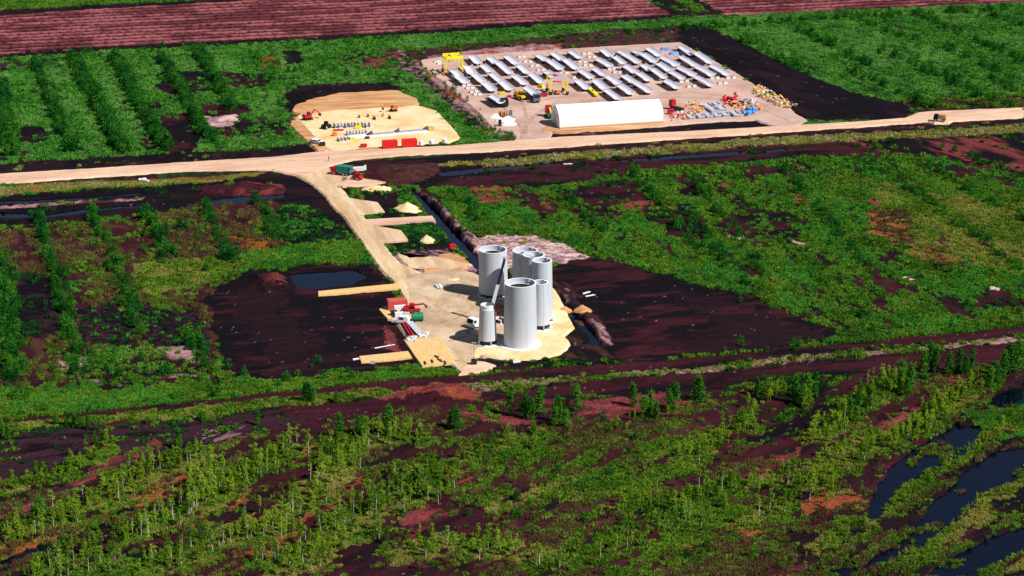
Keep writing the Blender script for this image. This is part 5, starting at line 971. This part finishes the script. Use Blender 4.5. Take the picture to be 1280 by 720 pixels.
for n_, q in enumerate(sorted(([(5,320),(12,390),(25,470)], [(0,340),(8,430),(20,500)], [(48,272),(62,325),(80,380),(98,470)], [(115,268),(140,325),(160,370),(178,430)], [(180,260),(195,290),(212,325)], [(254,252),(268,285),(290,330)], [(322,250),(345,300)], [(235,420),(262,460)]), key=lambda q: sum(p[0] for p in q)/len(q))): shrubs(q, .95, 2.2, 2.2, 'in the '+ordn[n_]+' row, middle left field')
for q in ([(20,290),(120,300),(200,330),(300,350)], [(100,340),(150,370),(240,380)], [(40,470),(200,460),(260,475)], [(110,440),(150,436)], [(200,300),(300,300),(400,290)], [(180,470),(300,480),(420,470)]): shrubs(q, .35, 9, 1.7, 'scattered over the middle left field')
for n_, q in enumerate(sorted(([(857,211),(905,275),(958,350)], [(976,206),(1030,270),(1081,332)], [(1081,202),(1160,253),(1280,340)], [(1146,202),(1215,240),(1290,282)], [(1180,185),(1280,225)], [(790,212),(830,262),(880,320)], [(700,240),(760,300)], [(570,240),(600,280)], [(860,270),(900,320),(950,365)], [(1050,370),(1080,400)]), key=lambda q: sum(p[0] for p in q)/len(q))): shrubs(q, .62, 2.2, 1.9, 'in the '+ordn[n_]+' row, middle right field')
for q in ([(540,260),(640,280),(740,300)], [(800,320),(900,350),(1000,385)], [(900,220),(1000,260),(1100,300)], [(1000,300),(1150,340),(1280,380)], [(1100,330),(1200,370)]): shrubs(q, .3, 14, 1.5, 'scattered over the middle right field')
for n_, q in enumerate(sorted(([(981,30),(1035,58),(1092,84)], [(1065,24),(1110,40),(1160,54)], [(1148,18),(1190,40),(1240,60)], [(1060,90),(1110,110),(1160,135)], [(1160,90),(1220,120),(1262,135)], [(1100,64),(1150,85),(1200,105)], [(1216,50),(1280,80)], [(850,40),(1000,26),(1280,12)], [(1240,20),(1290,36)], [(1180,60),(1280,105)], [(930,50),(960,68),(1000,90)], [(1230,95),(1290,125)]), key=lambda q: sum(p[0] for p in q)/len(q))): shrubs(q, .6, 3, 2.3, 'in the '+ordn[n_]+' row, upper right field')
for q in ([(520,78),(545,105),(580,140),(610,165)], [(560,140),(600,165),(630,175)]): shrubs(q, .4, 5, 1.5, 'on the bank between the sand yard and the storage yard')
for q in ([(0,522),(150,510),(300,492)], [(100,545),(300,520)], [(380,478),(440,470),(515,465)], [(1010,428),(1280,398)], [(880,446),(1000,432)]): shrubs(q, .25, 3, 1.5, 'along the verge of the lower track')
for q in ([(600,600),(760,560),(860,540)], [(560,660),(700,640),(820,650)], [(850,700),(960,680)], [(400,660),(560,640)], [(0,700),(200,710)], [(640,540),(760,530)]): shrubs(q, .35, 16, 1.5, 'among the foreground reeds')
SHR.append((*g(926,432)[:2], 2.4, 'standing alone on black peat right of centre'))
SHR = [s_ for s_ in SHR if s_[2] > .7]
sx_ = np.array([s_[0] for s_ in SHR]); sy_ = np.array([s_[1] for s_ in SHR]); _, _, _, sh_, sw_ = land(sx_, sy_); SHR = [(*s_, h_) for s_, h_, w_ in zip(SHR, sh_, sw_) if not w_]
def sscore(s_): u, v = proj((s_[0], s_[1], 0)); return s_[2]*F/math.hypot(s_[1], H) if (0 < u < 1280 and 0 < v < 725) else -1
SHR.sort(key=lambda s_: -sscore(s_)); srest = []; LS = {}
for i, (x, y, h, where, gz) in enumerate(SHR):
    if i >= 300 or sscore((x, y, h)) < 0: srest.append((x, y, h, gz)); continue
    o = bpy.data.objects.new('willow_shrub', shrub_me[r.randint(6)]); COL.objects.link(o); o.location = (x, y, gz-.05); o.rotation_euler = (0, 0, r.rand()*6.28); w_ = h*(.65+.3*r.rand()); o.scale = (w_, w_, h)
    LS.setdefault(where, []).append((proj((x, y, 0))[0], o, 'tall' if h > 2.6 else 'low' if h < 1.8 else 'rounded'))
    tag(o, ('tall' if h > 2.6 else 'low' if h < 1.8 else 'rounded')+' green willow shrub '+where, 'shrub', 'willow shrubs '+where)
for where, L_ in LS.items():
    for n_, (_, e, sz) in enumerate(sorted(L_, key=lambda t: t[0])): e['label'] = f"{sz} green shrub, {nth(n_+1)} from left {where}"
print('SHRUBS', len(SHR), 'rest', len(srest))
# ---- scatter helper (stuff only)
def scatter(name, P3, scl, rot, idx, meshes, label, cat):
    coll = bpy.data.collections.new(name+'_kinds')
    for i, m_ in enumerate(meshes): coll.objects.link(bpy.data.objects.new(f'{name}_{chr(97+i)}', m_))
    me = bpy.data.meshes.new(name); me.vertices.add(len(P3)); me.vertices.foreach_set('co', np.asarray(P3, np.float32).ravel())
    for nm_, arr, ty_, key in (('sc', scl, 'FLOAT_VECTOR', 'vector'), ('rt', rot, 'FLOAT', 'value'), ('ix', idx, 'INT', 'value')):
        at = me.attributes.new(nm_, ty_, 'POINT'); at.data.foreach_set(key, np.ascontiguousarray(arr).astype(np.int32 if ty_ == 'INT' else np.float32).ravel())
    o = bpy.data.objects.new(name, me); COL.objects.link(o); tag(o, label, cat, None, 'stuff')
    ng = bpy.data.node_groups.new(name, 'GeometryNodeTree'); ng.interface.new_socket('Geometry', in_out='INPUT', socket_type='NodeSocketGeometry'); ng.interface.new_socket('Geometry', in_out='OUTPUT', socket_type='NodeSocketGeometry')
    N_ = ng.nodes; gi = N_.new('NodeGroupInput'); go = N_.new('NodeGroupOutput'); ip = N_.new('GeometryNodeInstanceOnPoints'); ci = N_.new('GeometryNodeCollectionInfo'); ci.inputs[0].default_value = coll; ci.inputs['Separate Children'].default_value = True; ci.inputs['Reset Children'].default_value = True
    def att(n, t): a = N_.new('GeometryNodeInputNamedAttribute'); a.data_type = t; a.inputs[0].default_value = n; return a.outputs[0]
    ip.inputs['Pick Instance'].default_value = True; L_ = ng.links; L_.new(gi.outputs[0], ip.inputs['Points']); L_.new(ci.outputs[0], ip.inputs['Instance']); L_.new(att('ix', 'INT'), ip.inputs['Instance Index']); L_.new(att('sc', 'FLOAT_VECTOR'), ip.inputs['Scale'])
    cx = N_.new('ShaderNodeCombineXYZ'); L_.new(att('rt', 'FLOAT'), cx.inputs[2]); L_.new(cx.outputs[0], ip.inputs['Rotation']); L_.new(ip.outputs[0], go.inputs[0]); md = o.modifiers.new('scatter', 'NODES'); md.node_group = ng; return o
# distant and small shrubs and trees beyond the 300 that show largest
P3 = np.array([(x, y, gz-.05) for x, y, h, gz in srest]); hh_ = np.array([h for _, _, h, _ in srest]); nS = len(srest)
scatter('far_shrubs', P3, np.stack([hh_*.8, hh_*.8, hh_], 1), NR.rand(nS)*6.28, NR.randint(0, 6, nS), shrub_me, 'small green shrubs filling the ditch rows of the far fields', 'shrubs')
if rest:
    comb = []
    for i in range(4):
        cme, tme = protos['birch'][i]; bm = bmesh.new(); bm.from_mesh(cme); bm.faces.ensure_lookup_table(); nf = len(bm.faces); bm.from_mesh(tme); bm.faces.ensure_lookup_table()
        for f in bm.faces[nf:]: f.material_index = 1
        me = bpy.data.meshes.new('small_birch'); bm.to_mesh(me); bm.free(); me.materials.clear(); me.materials.append(M['leaf_birch']); me.materials.append(M['bark']); comb.append(me)
    P3 = np.array([(x, y, gz) for _, x, y, h, gz in rest]); hh_ = np.array([t[3] for t in rest]); n_ = len(rest)
    scatter('young_birch_thicket', P3, np.stack([hh_*1.1, hh_*1.1, hh_], 1), NR.rand(n_)*6.28, NR.randint(0, 4, n_), comb, 'smaller young birches filling the strips of the foreground thicket', 'birch thicket')
# ---- grass, sedge and reeds
def tuft(i, broad=False):
    r2 = np.random.RandomState(500+i); n = 30; V_, F_ = [], []
    for k in range(n):
        a = r2.rand()*6.28; d = math.sqrt(r2.rand())*.75; bx, by = d*math.cos(a), d*math.sin(a); h = .45+.6*r2.rand(); w_ = (.085 if not broad else .14)*(.7+.6*r2.rand()); la = r2.rand()*6.28; ln = .12+.3*r2.rand(); o = r2.rand()*6.28
        dx, dy = math.cos(o)*w_, math.sin(o)*w_; tx_, ty_ = bx+math.cos(la)*ln, by+math.sin(la)*ln; c = len(V_)
        V_ += [(bx-dx, by-dy, -.05), (bx+dx, by+dy, -.05), (bx+dx*.9+(tx_-bx)*.4, by+dy*.9+(ty_-by)*.4, h*.6), (bx-dx*.9+(tx_-bx)*.4, by-dy*.9+(ty_-by)*.4, h*.6), (tx_, ty_, h)]; F_ += [(c, c+1, c+2, c+3), (c+3, c+2, c+4)]
    me = bpy.data.meshes.new('grass_tuft'); me.from_pydata(V_, [], F_); return me
def cand(n, y0, y1):
    yy = y0+(y1-y0)*NR.rand(n); h_ = 100+(yy-330)*.2585; keep = NR.rand(n) < h_/h_.max(); yy = yy[keep]; h_ = h_[keep]; return (NR.rand(len(yy))*2-1)*h_*1.12, yy
xs, yss, tier = [], [], []
for t_, (n, y0, y1) in enumerate(((165000, 303, 450), (150000, 450, 620), (150000, 620, 970))): a, b_ = cand(n, y0, y1); xs.append(a); yss.append(b_); tier.append(np.full(len(a), t_))
X, Y, T = np.concatenate(xs), np.concatenate(yss), np.concatenate(tier); _, vg, kd_, hz_, wt_ = land(X, Y); vg = NR.rand(len(X)) < land.dens*.88
PADS = [G2(q) for q in ([(0,218),(340,197),(430,187),(600,180),(860,165),(1000,157),(1130,148),(1150,141),(1280,135),(1280,148),(1130,161),(940,169),(760,181),(600,192),(440,202),(380,224),(0,231)], [(350,205),(417,195),(408,214),(478,304),(505,331),(535,345),(610,350),(690,360),(718,411),(708,440),(690,448),(620,452),(600,466),(578,470),(556,450),(495,403),(510,384),(498,359),(474,336),(426,269),(405,247),(388,232),(370,222)], [(526,75),(850,52),(995,142),(1012,153),(985,162),(840,165),(700,172),(640,182),(600,146)], [(362,150),(372,128),(410,119),(500,111),(528,133),(576,172),(570,182),(440,188),(400,188)],
   [(456,274),(545,269),(547,279),(462,285)], [(432,248),(474,252),(486,268),(450,271)], [(456,274),(504,290),(514,306),(468,306)], [(396,364),(500,354),(500,364),(398,373)], [(447,446),(512,438),(553,422),(571,457),(528,462),(515,451),(450,457)], [(472,388),(484,386),(504,402),(484,403)], [(420,210),(482,230),(452,237),(436,233)])]
reed = wt_ & (Y < 450) & (fbm(along(X, Y, 48)/3, across(X, Y, 48), 4, 55) > .66) & (_h(np.floor(X*50), np.floor(Y*50), 8) > .45); kd_ = np.where(reed, np.where(_h(np.floor(X*31), np.floor(Y*37), 4) > .5, 3, 1), kd_); hz_ = np.where(reed, -.5, hz_); ok = (vg & ~wt_) | reed
for q in PADS: ok &= ~inside(X, Y, q)
X, Y, T, kd_, hz_ = X[ok], Y[ok], T[ok], kd_[ok], hz_[ok]
names = [('sedge','green sedge and low scrub covering the bog fields','sedge'), ('meadow_grass','fresh green grass over the old peat fields','grass'), ('olive_grass','yellow green grass on the road verges and wet ground','grass'), ('brown_reeds','brown reeds and heather in the foreground strips','reeds'), ('dark_sedge','dark green sedge on the black peat','sedge'), ('straw_grass','straw coloured grass along the verges','grass'), ('pale_meadow','pale green meadow grass between the far shrub rows','grass')]
for k in range(7):
    m_ = kd_ == k
    if m_.sum() < 5: continue
    ms = []
    for i in range(3): t_ = tuft(i+k*5, k in (0, 1, 4)); t_.materials.append(VM[k]); ms.append(t_)
    n = int(m_.sum()); base = np.array([.68, .82, 1.15])[T[m_]]*(.7+.7*NR.rand(n)); hs = base*np.array([.6,.75,.5,1.0,.7,.55,.4])[k]*(.55+.9*fbm(X[m_], Y[m_], 6, 33))
    scatter(names[k][0], np.stack([X[m_], Y[m_], hz_[m_]], 1), np.stack([base, base, hs], 1), NR.rand(n)*6.28, NR.randint(0, 3, n), ms, names[k][1], names[k][2])
print('TUFTS', len(X))
